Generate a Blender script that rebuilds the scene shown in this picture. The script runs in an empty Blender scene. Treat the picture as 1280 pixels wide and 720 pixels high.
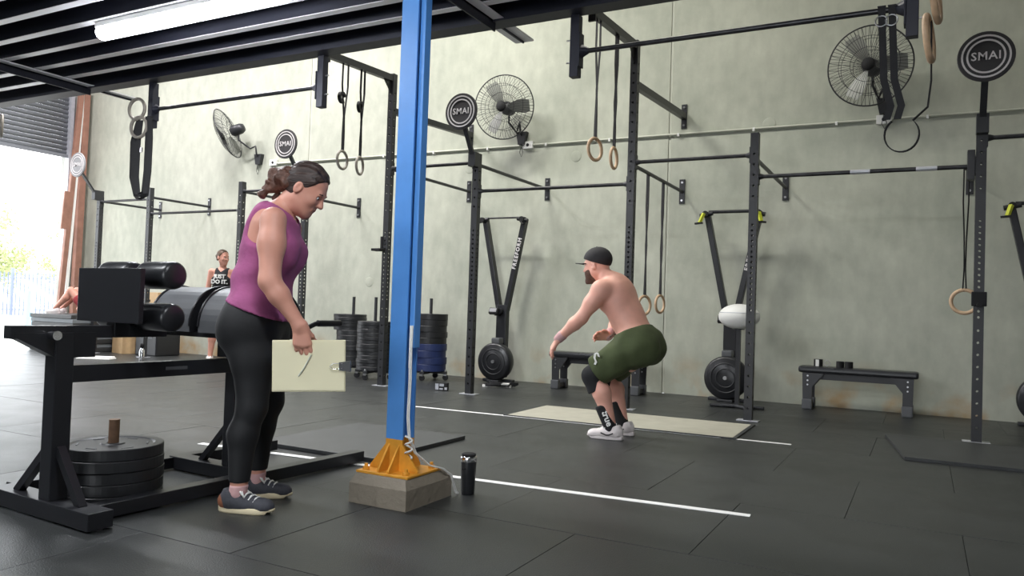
import bpy, bmesh, math, random
import numpy as np
from mathutils import Vector, Matrix, Euler
random.seed(7)
rng = np.random.default_rng(7)
SC = bpy.context.scene
COL = SC.collection
R = math.radians

# ------------------------------------------------------------------ camera, world, lights, exposure
YAW, PITCH, ROLL = R(27.98), R(1.53), R(1.95)
cam_d = bpy.data.cameras.new('camera'); cam = bpy.data.objects.new('camera', cam_d); COL.objects.link(cam)
cam_d.sensor_width = 36; cam_d.lens = 970 / 1280 * 36; cam_d.clip_end = 300
_f = Vector((-math.sin(YAW) * math.cos(PITCH), math.cos(YAW) * math.cos(PITCH), math.sin(PITCH)))
_r = Vector((math.cos(YAW), math.sin(YAW), 0)); _u = _r.cross(_f)
_r2 = _r * math.cos(ROLL) + _u * math.sin(ROLL); _u2 = -_r * math.sin(ROLL) + _u * math.cos(ROLL)
cam.matrix_world = Matrix(((_r2.x, _u2.x, -_f.x, 0), (_r2.y, _u2.y, -_f.y, 0), (_r2.z, _u2.z, -_f.z, 0.97), (0, 0, 0, 1)))
SC.camera = cam
world = bpy.data.worlds.new('overcast_sky'); SC.world = world; world.use_nodes = True
bg = world.node_tree.nodes['Background']; bg.inputs[0].default_value = (0.92, 0.96, 1.0, 1); bg.inputs[1].default_value = 5.5
SC.view_settings.view_transform = 'Standard'; SC.view_settings.look = 'None'
SC.view_settings.gamma = 1; SC.view_settings.use_curve_mapping = False; SC.view_settings.exposure = 0.0
HIGH_BAYS = [(-12.0, 6.7, 6.4, 270), (-8.8, 6.7, 6.4, 310), (-5.6, 6.7, 6.4, 225), (-2.4, 6.7, 6.4, 60), (0.8, 6.7, 6.4, 12)]  # unseen high bays; extra ones added to soften shadows and brighten the left wall
BATTENS = [(-4.76, 3.78, 70), (-4.6, 1.2, 70), (-0.9, 1.4, 45), (-9.8, 2.6, 60)]

# ------------------------------------------------------------------ materials
def lin(c):
    return tuple((v / 255 / 12.92 if v / 255 <= 0.04045 else ((v / 255 + 0.055) / 1.055) ** 2.4) for v in c)

MATS = {}
def mat(name, rgb, rough=0.5, metal=0.0, var=0.0, scale=8.0, bump=0.0, bscale=None, rvar=0.0, emit=None, estr=0.0, spec=0.5, detail=4.0, alpha=1.0):
    if name in MATS: return MATS[name]
    m = bpy.data.materials.new(name); m.use_nodes = True
    nt = m.node_tree; b = nt.nodes['Principled BSDF']
    c = lin(rgb)
    b.inputs['Base Color'].default_value = (*c, 1); b.inputs['Roughness'].default_value = rough
    b.inputs['Metallic'].default_value = metal; b.inputs['Specular IOR Level'].default_value = spec
    tc = nt.nodes.new('ShaderNodeTexCoord')
    if var or rvar:
        n = nt.nodes.new('ShaderNodeTexNoise'); n.inputs['Scale'].default_value = scale; n.inputs['Detail'].default_value = detail
        nt.links.new(tc.outputs['Object'], n.inputs['Vector'])
        if var:
            cr = nt.nodes.new('ShaderNodeValToRGB')
            cr.color_ramp.elements[0].position = 0.3; cr.color_ramp.elements[1].position = 0.7
            cr.color_ramp.elements[0].color = (*[v * (1 - var) for v in c], 1); cr.color_ramp.elements[1].color = (*[min(1, v * (1 + var)) for v in c], 1)
            nt.links.new(n.outputs['Fac'], cr.inputs['Fac']); nt.links.new(cr.outputs['Color'], b.inputs['Base Color'])
        if rvar:
            mr = nt.nodes.new('ShaderNodeMapRange'); mr.inputs['To Min'].default_value = max(0.02, rough - rvar); mr.inputs['To Max'].default_value = min(1, rough + rvar)
            nt.links.new(n.outputs['Fac'], mr.inputs['Value']); nt.links.new(mr.outputs['Result'], b.inputs['Roughness'])
    if bump:
        n2 = nt.nodes.new('ShaderNodeTexNoise'); n2.inputs['Scale'].default_value = bscale or scale * 6; n2.inputs['Detail'].default_value = 3
        nt.links.new(tc.outputs['Object'], n2.inputs['Vector'])
        bp = nt.nodes.new('ShaderNodeBump'); bp.inputs['Strength'].default_value = bump; bp.inputs['Distance'].default_value = 0.01
        nt.links.new(n2.outputs['Fac'], bp.inputs['Height']); nt.links.new(bp.outputs['Normal'], b.inputs['Normal'])
    if emit:
        b.inputs['Emission Color'].default_value = (*lin(emit), 1); b.inputs['Emission Strength'].default_value = estr
    MATS[name] = m
    return m

def concrete(name, rgb, stain=True, rough_bump=0.12):
    m = mat(name, rgb, 0.78, 0, 0, 1)
    nt = m.node_tree; b = nt.nodes['Principled BSDF']; c = lin(rgb)
    tc = nt.nodes.new('ShaderNodeTexCoord'); geo = nt.nodes.new('ShaderNodeNewGeometry')
    n1 = nt.nodes.new('ShaderNodeTexNoise'); n1.inputs['Scale'].default_value = 0.9; n1.inputs['Detail'].default_value = 8; n1.inputs['Roughness'].default_value = 0.65
    n2 = nt.nodes.new('ShaderNodeTexNoise'); n2.inputs['Scale'].default_value = 5.5; n2.inputs['Detail'].default_value = 6
    mp = nt.nodes.new('ShaderNodeMapping'); mp.inputs['Scale'].default_value = (1.5, 1.5, 0.7)
    nt.links.new(geo.outputs['Position'], n1.inputs['Vector']); nt.links.new(geo.outputs['Position'], mp.inputs['Vector']); nt.links.new(mp.outputs['Vector'], n2.inputs['Vector'])
    r1 = nt.nodes.new('ShaderNodeValToRGB'); r1.color_ramp.elements[0].position = 0.28; r1.color_ramp.elements[1].position = 0.72
    r1.color_ramp.elements[0].color = (c[0] * 0.80, c[1] * 0.82, c[2] * 0.80, 1); r1.color_ramp.elements[1].color = (min(1, c[0] * 1.14), min(1, c[1] * 1.13), min(1, c[2] * 1.12), 1)
    r2 = nt.nodes.new('ShaderNodeValToRGB'); r2.color_ramp.elements[0].position = 0.34; r2.color_ramp.elements[1].position = 0.7
    r2.color_ramp.elements[0].color = (0.86, 0.86, 0.86, 1); r2.color_ramp.elements[1].color = (1, 1, 1, 1)
    mx = nt.nodes.new('ShaderNodeMix'); mx.data_type = 'RGBA'; mx.blend_type = 'MULTIPLY'; mx.inputs[0].default_value = 1
    nt.links.new(n1.outputs['Fac'], r1.inputs['Fac']); nt.links.new(n2.outputs['Fac'], r2.inputs['Fac'])
    nt.links.new(r1.outputs['Color'], mx.inputs[6]); nt.links.new(r2.outputs['Color'], mx.inputs[7])
    out = mx.outputs[2]
    if stain:   # rust-coloured splash marks near the floor, broken up by noise
        sp = nt.nodes.new('ShaderNodeSeparateXYZ'); nt.links.new(geo.outputs['Position'], sp.inputs[0])
        mr = nt.nodes.new('ShaderNodeMapRange'); mr.inputs['From Min'].default_value = 0.55; mr.inputs['From Max'].default_value = 0.0
        nt.links.new(sp.outputs['Z'], mr.inputs['Value'])
        n3 = nt.nodes.new('ShaderNodeTexNoise'); n3.inputs['Scale'].default_value = 2.3; n3.inputs['Detail'].default_value = 5
        nt.links.new(geo.outputs['Position'], n3.inputs['Vector'])
        r3 = nt.nodes.new('ShaderNodeValToRGB'); r3.color_ramp.elements[0].position = 0.5; r3.color_ramp.elements[1].position = 0.72
        nt.links.new(n3.outputs['Fac'], r3.inputs['Fac'])
        ml = nt.nodes.new('ShaderNodeMath'); ml.operation = 'MULTIPLY'
        nt.links.new(mr.outputs['Result'], ml.inputs[0]); nt.links.new(r3.outputs['Color'], ml.inputs[1])
        m2 = nt.nodes.new('ShaderNodeMix'); m2.data_type = 'RGBA'; m2.inputs[7].default_value = (*lin((176, 138, 84)), 1)
        nt.links.new(ml.outputs[0], m2.inputs[0]); nt.links.new(out, m2.inputs[6]); out = m2.outputs[2]
    nt.links.new(out, b.inputs['Base Color'])
    nb = nt.nodes.new('ShaderNodeTexNoise'); nb.inputs['Scale'].default_value = 28; nb.inputs['Detail'].default_value = 4
    nt.links.new(geo.outputs['Position'], nb.inputs['Vector'])
    bp = nt.nodes.new('ShaderNodeBump'); bp.inputs['Strength'].default_value = rough_bump; bp.inputs['Distance'].default_value = 0.01
    nt.links.new(nb.outputs['Fac'], bp.inputs['Height']); nt.links.new(bp.outputs['Normal'], b.inputs['Normal'])
    return m

def strands(m, sc):   # stretch a material's noise so it reads as combed strands
    nt = m.node_tree; tc = [n for n in nt.nodes if n.type == 'TEX_COORD'][0]
    mp = nt.nodes.new('ShaderNodeMapping'); mp.inputs['Scale'].default_value = sc
    for n in nt.nodes:
        if n.type == 'TEX_NOISE':
            nt.links.new(tc.outputs['Object'], mp.inputs['Vector']); nt.links.new(mp.outputs['Vector'], n.inputs['Vector'])
M_wall = concrete('tilt_up_concrete', (192, 195, 181))
M_plinth = concrete('plinth_concrete', (148, 138, 124), stain=False, rough_bump=0.7)
M_plain = mat('painted_wall', (170, 170, 164), 0.8, var=0.06, scale=1.5)
M_rubber = mat('black_rubber', (49, 51, 51), 0.37, var=0.2, scale=3.0, bump=0.25, bscale=160, rvar=0.1, detail=8)
M_base = mat('slab', (40, 41, 42), 0.8)
M_mat = mat('raised_rubber', (56, 58, 59), 0.5, var=0.15, scale=5, bump=0.2, bscale=180)
M_steel = mat('black_powder_coat', (46, 47, 50), 0.42, var=0.08, scale=20)
M_steel2 = mat('charcoal_frame_paint', (31, 32, 36), 0.38, var=0.06, scale=14)
M_bar = mat('worn_black_bar', (52, 52, 54), 0.35, 0.4, var=0.5, scale=9)
M_bolt = mat('zinc', (190, 190, 192), 0.3, 0.9)
M_chrome = mat('chrome', (225, 225, 228), 0.12, 1.0)
M_white = mat('white_paint', (236, 236, 232), 0.5)
M_tape = mat('white_tape', (240, 240, 238), 0.55, var=0.04, scale=10)
M_platform = mat('worn_plywood', (178, 175, 160), 0.55, var=0.08, scale=6, detail=8)
M_blue = mat('blue_column_paint', (86, 150, 224), 0.36, var=0.07, scale=5, bump=0.05, bscale=60)
M_orange = mat('ochre_base_paint', (222, 156, 50), 0.5, var=0.14, scale=14)
M_flange = mat('lit_flange', (236, 236, 240), 0.3)  # flanges whitened so their colour carries the light on the undersides
M_navy = mat('dark_navy_steel', (38, 40, 52), 0.5, var=0.1, scale=3)
M_galv = mat('galvanised', (196, 198, 204), 0.34, 0.3, var=0.12, scale=9)
M_deck = mat('deck_underside', (48, 48, 58), 0.7)
M_roof = mat('roof_sheet', (150, 150, 148), 0.6)
M_slat = mat('shutter_slat', (120, 124, 130), 0.5, var=0.06, scale=3)
M_redwood = mat('reddish_timber', (146, 106, 90), 0.6, var=0.18, scale=6)
M_ply = mat('birch_plywood', (206, 174, 130), 0.6, var=0.1, scale=9)
M_ring = mat('ring_wood', (208, 176, 142), 0.45, var=0.08, scale=30)
M_ringgrey = mat('grey_ring', (148, 142, 132), 0.45)
M_strap = mat('black_webbing', (38, 38, 40), 0.8, var=0.1, scale=60)
M_vinyl = mat('black_vinyl', (36, 37, 40), 0.3, var=0.06, scale=10, rvar=0.06)
M_vinylg = mat('worn_grey_vinyl', (86, 88, 91), 0.42, var=0.12, scale=6)
M_plate = mat('black_bumper', (36, 37, 39), 0.45, var=0.12, scale=12)
M_plateb = mat('blue_bumper', (38, 52, 98), 0.5, var=0.1, scale=12)
M_rust = mat('rusty_pin', (110, 84, 64), 0.6, 0.2, var=0.2, scale=40)
M_pvc = mat('grey_conduit', (196, 198, 184), 0.5)
M_skinA = mat('skin_fair', (208, 150, 130), 0.5, var=0.05, scale=12)
M_skinB = mat('skin_pink', (236, 176, 156), 0.5, var=0.06, scale=12)
M_purple = mat('purple_jersey', (160, 84, 130), 0.85, var=0.12, scale=9, bump=0.3, bscale=40)
M_legging = mat('black_legging', (20, 21, 24), 0.7, var=0.08, scale=12, bump=0.1, bscale=30)
M_hair = mat('dark_brown_hair', (56, 42, 37), 0.45, var=0.6, scale=26, bump=0.6, bscale=50)
strands(M_hair, (.25, 2.2, 2.2))
M_hair2 = mat('auburn_curl', (86, 56, 43), 0.55, var=0.35, scale=30, bump=0.8, bscale=60)
M_hairb = mat('brown_hair', (92, 72, 56), 0.55, var=0.3, scale=30, bump=0.4, bscale=60)
M_beard = mat('beard_brown', (92, 66, 54), 0.8, var=0.3, scale=60, bump=0.6, bscale=200)
M_cap = mat('black_cap', (40, 38, 40), 0.8, var=0.08, scale=30)
M_olive = mat('olive_cotton', (74, 84, 52), 0.85, var=0.14, scale=10, bump=0.3, bscale=24)
M_black = mat('black_fabric', (28, 28, 30), 0.8, var=0.1, scale=20)
M_sock = mat('pink_sock', (206, 164, 164), 0.85)
M_shoeg = mat('grey_knit_shoe', (66, 67, 74), 0.75, var=0.15, scale=60)
M_shoeb = mat('rust_heel', (140, 88, 62), 0.7)
M_sole = mat('cream_sole', (226, 212, 178), 0.6)
M_shoew = mat('white_shoe', (226, 218, 216), 0.6, var=0.04, scale=30)
M_card = mat('cream_card', (232, 226, 192), 0.6, var=0.04, scale=4)
M_lip = mat('lip', (176, 104, 100), 0.5)
M_eye = mat('eye_dark', (40, 34, 32), 0.3)
M_yellow = mat('yellow_grip', (206, 214, 60), 0.5)
M_leaf = mat('leaf', (170, 178, 130), 0.7, var=0.3, scale=4)
M_bark = mat('bark', (110, 96, 84), 0.85, var=0.2, scale=12)
M_fence = mat('fence_steel', (120, 128, 150), 0.5)
M_bluepost = mat('pale_blue_post', (140, 190, 206), 0.5)
M_street = mat('bright_concrete_apron', (196, 194, 188), 0.8, var=0.05, scale=1)
M_greymat = mat('grey_mat', (118, 124, 128), 0.6, var=0.08, scale=10)
M_red = mat('red_short', (150, 50, 54), 0.8)
M_led = mat('led_tube', (255, 255, 255), 0.5, emit=(245, 248, 255), estr=28.0)
M_bay = mat('bay_lens', (255, 255, 255), 0.5, emit=(255, 250, 236), estr=8.0)
M_blade = mat('pale_fan_blade', (150, 152, 146), 0.45, 0.3)
M_screen = mat('monitor_face', (120, 122, 124), 0.3)
M_pinkdisc = mat('pale_ring_print', (226, 222, 222), 0.6)
M_disc = mat('target_face', (58, 56, 58), 0.6)

# ------------------------------------------------------------------ mesh helpers
def rot_to(d):
    d = Vector(d).normalized()
    return d.to_track_quat('Z', 'Y').to_matrix()

class MB:
    def __init__(s): s.v = []; s.f = []; s.sm = []
    def add(s, vs, fs, smooth=False):
        o = len(s.v); s.v += [tuple(p) for p in vs]
        s.f += [tuple(i + o for i in f) for f in fs]; s.sm += [smooth] * len(fs)
        return s
    def box(s, c, d, rz=0.0, M=None, bev=0.0):
        hx, hy, hz = d[0] / 2, d[1] / 2, d[2] / 2
        if bev:
            b = min(bev, hx * .9, hy * .9, hz * .9)
            bm = bmesh.new(); bmesh.ops.create_cube(bm, size=1)
            for v in bm.verts: v.co = Vector((v.co.x * d[0], v.co.y * d[1], v.co.z * d[2]))
            bmesh.ops.bevel(bm, geom=list(bm.edges), offset=b, segments=2, affect='EDGES', profile=0.6)
            bm.verts.index_update()
            vs = [v.co.copy() for v in bm.verts]; fs = [[v.index for v in f.verts] for f in bm.faces]; bm.free()
        else:
            vs = [Vector((x, y, z)) for x in (-hx, hx) for y in (-hy, hy) for z in (-hz, hz)]
            fs = [(0, 1, 3, 2), (4, 6, 7, 5), (0, 4, 5, 1), (2, 3, 7, 6), (0, 2, 6, 4), (1, 5, 7, 3)]
        Q = M if M is not None else Matrix.Rotation(rz, 3, 'Z')
        return s.add([Q @ v + Vector(c) for v in vs], fs)
    def bb(s, x0, x1, y0, y1, z0, z1, bev=0.0):
        return s.box(((x0 + x1) / 2, (y0 + y1) / 2, (z0 + z1) / 2), (abs(x1 - x0), abs(y1 - y0), abs(z1 - z0)), bev=bev)
    def beam(s, a, b, w, h, up=(0, 0, 1), bev=0.0):
        a = Vector(a); b = Vector(b); z = (b - a); L = z.length; z.normalize()
        x = Vector(up).cross(z)
        if x.length < 1e-4: x = Vector((1, 0, 0))
        x.normalize(); y = z.cross(x)
        Q = Matrix((x, y, z)).transposed()
        return s.box((a + b) / 2, (w, h, L), M=Q, bev=bev)
    def cyl(s, a, b, r0, r1=None, n=16, caps=True):
        a = Vector(a); b = Vector(b); r1 = r0 if r1 is None else r1; Q = rot_to(b - a)
        vs = []
        for p, r in ((a, r0), (b, r1)):
            for i in range(n):
                t = 2 * math.pi * i / n; vs.append(p + Q @ Vector((r * math.cos(t), r * math.sin(t), 0)))
        s.add(vs, [(i, (i + 1) % n, n + (i + 1) % n, n + i) for i in range(n)], True)
        if caps: s.add(vs[:n], [tuple(range(n))[::-1]]); s.add(vs[n:], [tuple(range(n))])
        return s
    def lathe(s, prof, c=(0, 0, 0), axis=(0, 0, 1), n=32, smooth=True, M=None, caps=True):
        Q = M if M is not None else rot_to(axis); c = Vector(c); k = len(prof); vs = []
        for i in range(n):
            t = 2 * math.pi * i / n
            for r, z in prof: vs.append(c + Q @ Vector((r * math.cos(t), r * math.sin(t), z)))
        fs = []
        for i in range(n):
            j = (i + 1) % n
            for m in range(k - 1): fs.append((i * k + m, j * k + m, j * k + m + 1, i * k + m + 1))
        s.add(vs, fs, smooth)
        for m, rev in ((0, True), (k - 1, False)):
            if caps and prof[m][0] > 1e-6:
                ring = [vs[i * k + m] for i in range(n)]; s.add(ring, [tuple(range(n))[::-1] if rev else tuple(range(n))])
        return s
    def torus(s, c, axis, Rr, r, n=32, m=10, M=None, a0=0, a1=2 * math.pi):
        Q = M if M is not None else rot_to(axis); c = Vector(c); vs = []; full = abs(a1 - a0 - 2 * math.pi) < 1e-6
        cnt = n if full else n + 1
        for i in range(cnt):
            t = a0 + (a1 - a0) * i / n
            for j in range(m):
                q = 2 * math.pi * j / m
                vs.append(c + Q @ Vector(((Rr + r * math.cos(q)) * math.cos(t), (Rr + r * math.cos(q)) * math.sin(t), r * math.sin(q))))
        fs = []
        for i in range(n):
            i2 = (i + 1) % cnt
            for j in range(m): fs.append((i * m + j, i2 * m + j, i2 * m + (j + 1) % m, i * m + (j + 1) % m))
        return s.add(vs, fs, True)
    def tube(s, pts, r, n=8, caps=True):
        pts = [Vector(p) for p in pts]; k = len(pts); rs = r if isinstance(r, (list, tuple)) else [r] * k
        vs = []; prev = None
        for i, p in enumerate(pts):
            t = (pts[min(i + 1, k - 1)] - pts[max(i - 1, 0)]).normalized()
            if prev is None:
                a = Vector((0, 0, 1)) if abs(t.z) < .9 else Vector((1, 0, 0)); x = a.cross(t).normalized()
            else:
                x = prev - t * prev.dot(t); x = x.normalized() if x.length > 1e-6 else Vector((1, 0, 0))
            prev = x; y = t.cross(x)
            for j in range(n):
                q = 2 * math.pi * j / n; vs.append(p + (x * math.cos(q) + y * math.sin(q)) * rs[i])
        fs = [(i * n + j, i * n + (j + 1) % n, (i + 1) * n + (j + 1) % n, (i + 1) * n + j) for i in range(k - 1) for j in range(n)]
        s.add(vs, fs, True)
        if caps: s.add(vs[:n], [tuple(range(n))[::-1]]); s.add(vs[-n:], [tuple(range(n))])
        return s
    def strip(s, pts, w, th, wd):
        """flat webbing along pts, width w along direction wd"""
        pts = [Vector(p) for p in pts]; wd = Vector(wd).normalized(); k = len(pts); vs = []
        for i, p in enumerate(pts):
            t = (pts[min(i + 1, k - 1)] - pts[max(i - 1, 0)]).normalized()
            nn = t.cross(wd)
            nn = nn.normalized() if nn.length > 1e-5 else Vector((0, 0, 1))
            for a, b in ((-1, -1), (1, -1), (1, 1), (-1, 1)): vs.append(p + wd * (a * w / 2) + nn * (b * th / 2))
        fs = [(i * 4 + j, i * 4 + (j + 1) % 4, (i + 1) * 4 + (j + 1) % 4, (i + 1) * 4 + j) for i in range(k - 1) for j in range(4)]
        fs += [(3, 2, 1, 0), tuple((k - 1) * 4 + j for j in range(4))]
        return s.add(vs, fs)
    def prism(s, poly, h0, h1, M=None, c=(0, 0, 0)):
        """poly in local xy, extruded along local z"""
        Q = M if M is not None else Matrix.Identity(3); c = Vector(c); n = len(poly)
        vs = [c + Q @ Vector((x, y, h0)) for x, y in poly] + [c + Q @ Vector((x, y, h1)) for x, y in poly]
        return s.add(vs, [tuple(range(n))[::-1], tuple(range(n, 2 * n))] + [(i, (i + 1) % n, n + (i + 1) % n, n + i) for i in range(n)])
    def mesh(s, name):
        me = bpy.data.meshes.new(name); me.from_pydata(s.v, [], s.f)
        me.polygons.foreach_set('use_smooth', s.sm); me.update(); return me
    def build(s, name, m, parent=None, org=None):
        if org is not None:
            o = Vector(org); s.v = [tuple(Vector(p) - o) for p in s.v]
        me = s.mesh(name); me.materials.append(m)
        ob = bpy.data.objects.new(name, me); COL.objects.link(ob)
        if parent: ob.parent = parent
        if org is not None: ob.location = org
        return ob

YZ = Matrix(((0, 0, 1), (1, 0, 0), (0, 1, 0)))      # prism local (x,y,z) -> (Y,Z,X)
XZ = Matrix(((1, 0, 0), (0, 0, -1), (0, 1, 0)))     # prism local (x,y,z) -> (X,Z,-Y)

def tag(o, label=None, cat=None, group=None, kind=None):
    if label: o['label'] = label
    if cat: o['category'] = cat
    if group: o['group'] = group
    if kind: o['kind'] = kind
    return o
def thing(name, label, cat, loc=(0, 0, 0), rz=0.0, group=None):
    o = bpy.data.objects.new(name, None); o.empty_display_size = 0.1; COL.objects.link(o)
    o.location = loc; o.rotation_euler = (0, 0, rz)
    return tag(o, label, cat, group)
def link_mesh(name, me, parent=None, loc=(0, 0, 0), rot=(0, 0, 0)):
    ob = bpy.data.objects.new(name, me); COL.objects.link(ob); ob.parent = parent; ob.location = loc; ob.rotation_euler = rot
    return ob
def kids(o): return [c for c in bpy.data.objects if c.parent is o]
def copy_tree(o, parent=None):
    c = o.copy(); COL.objects.link(c); c.parent = parent
    for ch in kids(o): copy_tree(ch, c)
    return c
_FC = {}
def text_mesh(txt, size, depth=0.002, bold=0.0, shear=0.0, spacing=1.0):
    cu = bpy.data.curves.new('t', 'FONT'); cu.body = txt; cu.size = size; cu.extrude = depth; cu.align_x = 'CENTER'; cu.align_y = 'CENTER'
    cu.offset = bold; cu.shear = shear; cu.space_character = spacing; cu.resolution_u = 2
    ob = bpy.data.objects.new('t', cu); COL.objects.link(ob)
    dg = bpy.context.evaluated_depsgraph_get(); me = bpy.data.meshes.new_from_object(ob.evaluated_get(dg))
    bpy.data.objects.remove(ob); bpy.data.curves.remove(cu)
    return me
def lettering(txt, size, m, parent, loc, rot, **k):
    me = text_mesh(txt, size, **k); me.materials.clear(); me.materials.append(m); me.name = 'lettering'
    return link_mesh('lettering', me, parent, loc, rot)

# ================================================================== THE SETTING
YW, XL, XR, YF, ZR = 9.33, -14.4, 5.5, -5.0, 7.0
# floor slab and rubber tiles
fl = MB().bb(XL - .2, XR, YF, YW, -0.25, -0.022).build('floor', M_base); tag(fl, 'black rubber tiled gym floor', None, kind='structure')
tile_me = MB().box((0, 0, -0.011), (0.998, 1.003, 0.022), bev=0.0018).mesh('tile'); tile_me.materials.append(M_rubber)
row0 = 3.16
for k in range(-4, 7):
    y0 = row0 + 1.005 * k; off = 0.0 if k % 2 else 0.5
    if y0 > YW - .05: continue
    for i in range(-14, 8):
        x0 = -1.325 + off + i
        if x0 + 1 > XR or x0 < XL - 0.9: continue
        # skip what the photograph cannot show (well behind or beside the camera)
        if y0 < 2.1 and x0 > -0.3: continue
        if y0 + 1.0 < 0.2: continue
        t = link_mesh('tile', tile_me, fl, (x0 + .5, y0 + .5, random.uniform(-0.0015, 0.0)), (random.uniform(-.0006, .0006), random.uniform(-.0006, .0006), 0))
        if y0 + 1.0 > YW: t.scale[1] = (YW - y0) ; t.location[1] = (y0 + YW) / 2
near = MB().bb(XL, XR, YF, row0 - 4 * 1.005, -.022, 0).build('near_mat_field', M_rubber, fl)

# back wall of concrete panels
wb = MB().bb(XL - .2, XR, YW + .02, YW + .3, 0, ZR).build('wall_back', M_plain); tag(wb, 'tilt-up concrete back wall', kind='structure')
for a, b in ((XL, -8.715), (-8.685, -2.83), (-2.80, 3.1), (3.13, XR)):
    MB().bb(a, b, YW, YW + .03, -.2, ZR, bev=.006).build('panel', M_wall, wb)
for x in (-8.70, -2.815, 3.115):
    MB().bb(x - .012, x + .012, YW + .008, YW + .02, 0, ZR).build('joint_sealant', M_pvc, wb)
for (x, z) in ((-1.63, 3.23), (-5.7, 2.93), (-4.07, 3.0), (-6.9, 4.1), (1.2, 1.0), (-7.4, 1.3)):
    MB().lathe([(.001, .004), (.068, .004), (.072, .003), (.075, -.004)], (x, YW, z), (0, -1, 0), 24).build('patched_lifting_point', M_wall, wb)
# left wall with the roller door opening (opening Y 3.4..9.0, z < 4.6)
DY0, DY1, DZ = 3.6, 9.0, 4.75
wl = MB().bb(XL - .25, XL, DY1, YW + .3, 0, ZR).bb(XL - .25, XL, YF, DY0, 0, ZR).bb(XL - .25, XL, DY0, DY1, DZ, ZR).build('wall_left', M_plain)
tag(wl, 'side wall around the roller door', kind='structure')
wr = MB().bb(XR, XR + .25, YF, YW + .3, 0, ZR).build('wall_right', M_plain); tag(wr, 'right side wall', kind='structure')
wf = MB().bb(XL - .2, -3.4, YF - .25, YF, 0, ZR).bb(0.2, XR, YF - .25, YF, 0, ZR).bb(-3.4, 0.2, YF - .25, YF, 3.0, ZR).build('wall_front', M_plain)
tag(wf, 'front wall with open doorway behind the camera', kind='structure')
rf = MB().bb(XL - .3, XR + .3, YF - .3, YW + .3, ZR, ZR + .12).build('ceiling', M_roof); tag(rf, 'high roof sheeting', kind='structure')

# roller shutter, half raised
d1 = thing('door_1', None, None, (XL, 0, 0)); tag(d1, 'grey corrugated roller shutter, half raised', kind='structure')
pitch = 0.085; z = 3.60
slat = MB()
prof = [(0.0, 0.0), (0.016, .02), (.02, .042), (.016, .064), (0.0, .083)]
n = len(prof); vs = []
for y in (DY0 + .03, DY1 - .02):
    for x, zz in prof: vs.append((x, y, zz))
    for x, zz in prof[::-1]: vs.append((x - .006, y, zz))
L2 = 2 * n
slat.add(vs, [(i, (i + 1) % L2, L2 + (i + 1) % L2, L2 + i) for i in range(L2)] + [tuple(range(L2))[::-1], tuple(range(L2, 2 * L2))], True)
slat_me = slat.mesh('slat'); slat_me.materials.append(M_slat)
MB().bb(-.02, .03, DY0 + .03, DY1 - .02, 3.54, 3.60, bev=.005).build('bottom_bar', M_slat, d1)
while z < DZ:
    link_mesh('slat', slat_me, d1, (-.04, 0, z)); z += pitch
MB().bb(-.06, .05, DY1 - .05, DY1 + .02, 0, DZ).build('guide_rail', M_galv, d1)
MB().bb(-.06, .05, DY0 - .02, DY0 + .05, 0, DZ).build('guide_rail', M_galv, d1)
# door-side reddish post, light stop and a plank leaning in the corner
o = MB().beam((-14.24, 9.12, 0), (-14.24, 9.16, 4.9), .12, .11, up=(1, 0, 0), bev=.006).build('trim_1', M_redwood); tag(o, 'tall reddish-brown timber post in the corner beside the roller door', kind='structure')
o = MB().beam((-14.20, 8.78, 0), (-14.20, 9.04, 4.85), .09, .07, up=(1, 0, 0), bev=.006).build('trim_2', M_redwood); tag(o, 'slightly leaning reddish timber jamb by the door opening', kind='structure')
o = MB().beam((-14.21, 8.9, 0), (-14.21, 9.09, 4.85), .05, .035, up=(1, 0, 0)).build('trim_3', M_white); tag(o, 'thin pale strip between the two reddish posts', kind='structure')
o = MB().beam((-14.17, 8.80, 2.17), (-14.17, 8.84, 2.88), .1, .03, up=(1, 0, 0), bev=.004).build('door_block', M_redwood); tag(o, 'short reddish board fixed to the door jamb at head height', 'board')

# mezzanine overhead
mz = MB().bb(XL + .0, XR, YF, 4.95, 3.30, 3.36).build('ceiling', M_deck); tag(mz, 'dark mezzanine deck overhead', kind='structure')
def joist_mesh(L, nm):
    j = MB(); j.bb(0, L, -.004, .004, 3.1, 3.3); j.bb(0, L, 0, .06, 3.286, 3.3); return j
jm = joist_mesh(XR - XL, 'j').mesh('joist'); jm.materials.append(M_navy)
fm = MB().bb(0, XR - XL, -.004, .062, 3.096, 3.102).bb(0, XR - XL, .056, .062, 3.102, 3.125).mesh('flange'); fm.materials.append(M_flange)
y = 4.60; jn = 0
while y > YF:
    j = link_mesh('joist', jm, mz, (XL, y, 0)); link_mesh('flange', fm, j)
    y -= .295
eb = MB().bb(XL, XR, 4.90, 4.97, 3.075, 3.33).build('edge_beam', M_navy, mz)
MB().bb(XL, XR, 4.86, 5.01, 3.06, 3.075).build('flange', M_navy, eb)
for x0 in (-7.55, -2.82):
    b = MB().bb(x0 - .006, x0 + .006, YF, 5.36, 2.86 + .23, 3.06).bb(x0 - .006, x0 + .006, YF, 4.9, 3.0, 3.1).build('cross_beam', M_navy, mz)
    MB().bb(x0 - .08, x0 + .08, YF, 5.38, 3.075, 3.088).build('flange', M_flange, b)
o = MB().bb(-3.0, -1.5, 4.93, 4.99, 3.33, 3.42).build('red_banner_edge', M_red, mz)

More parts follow.
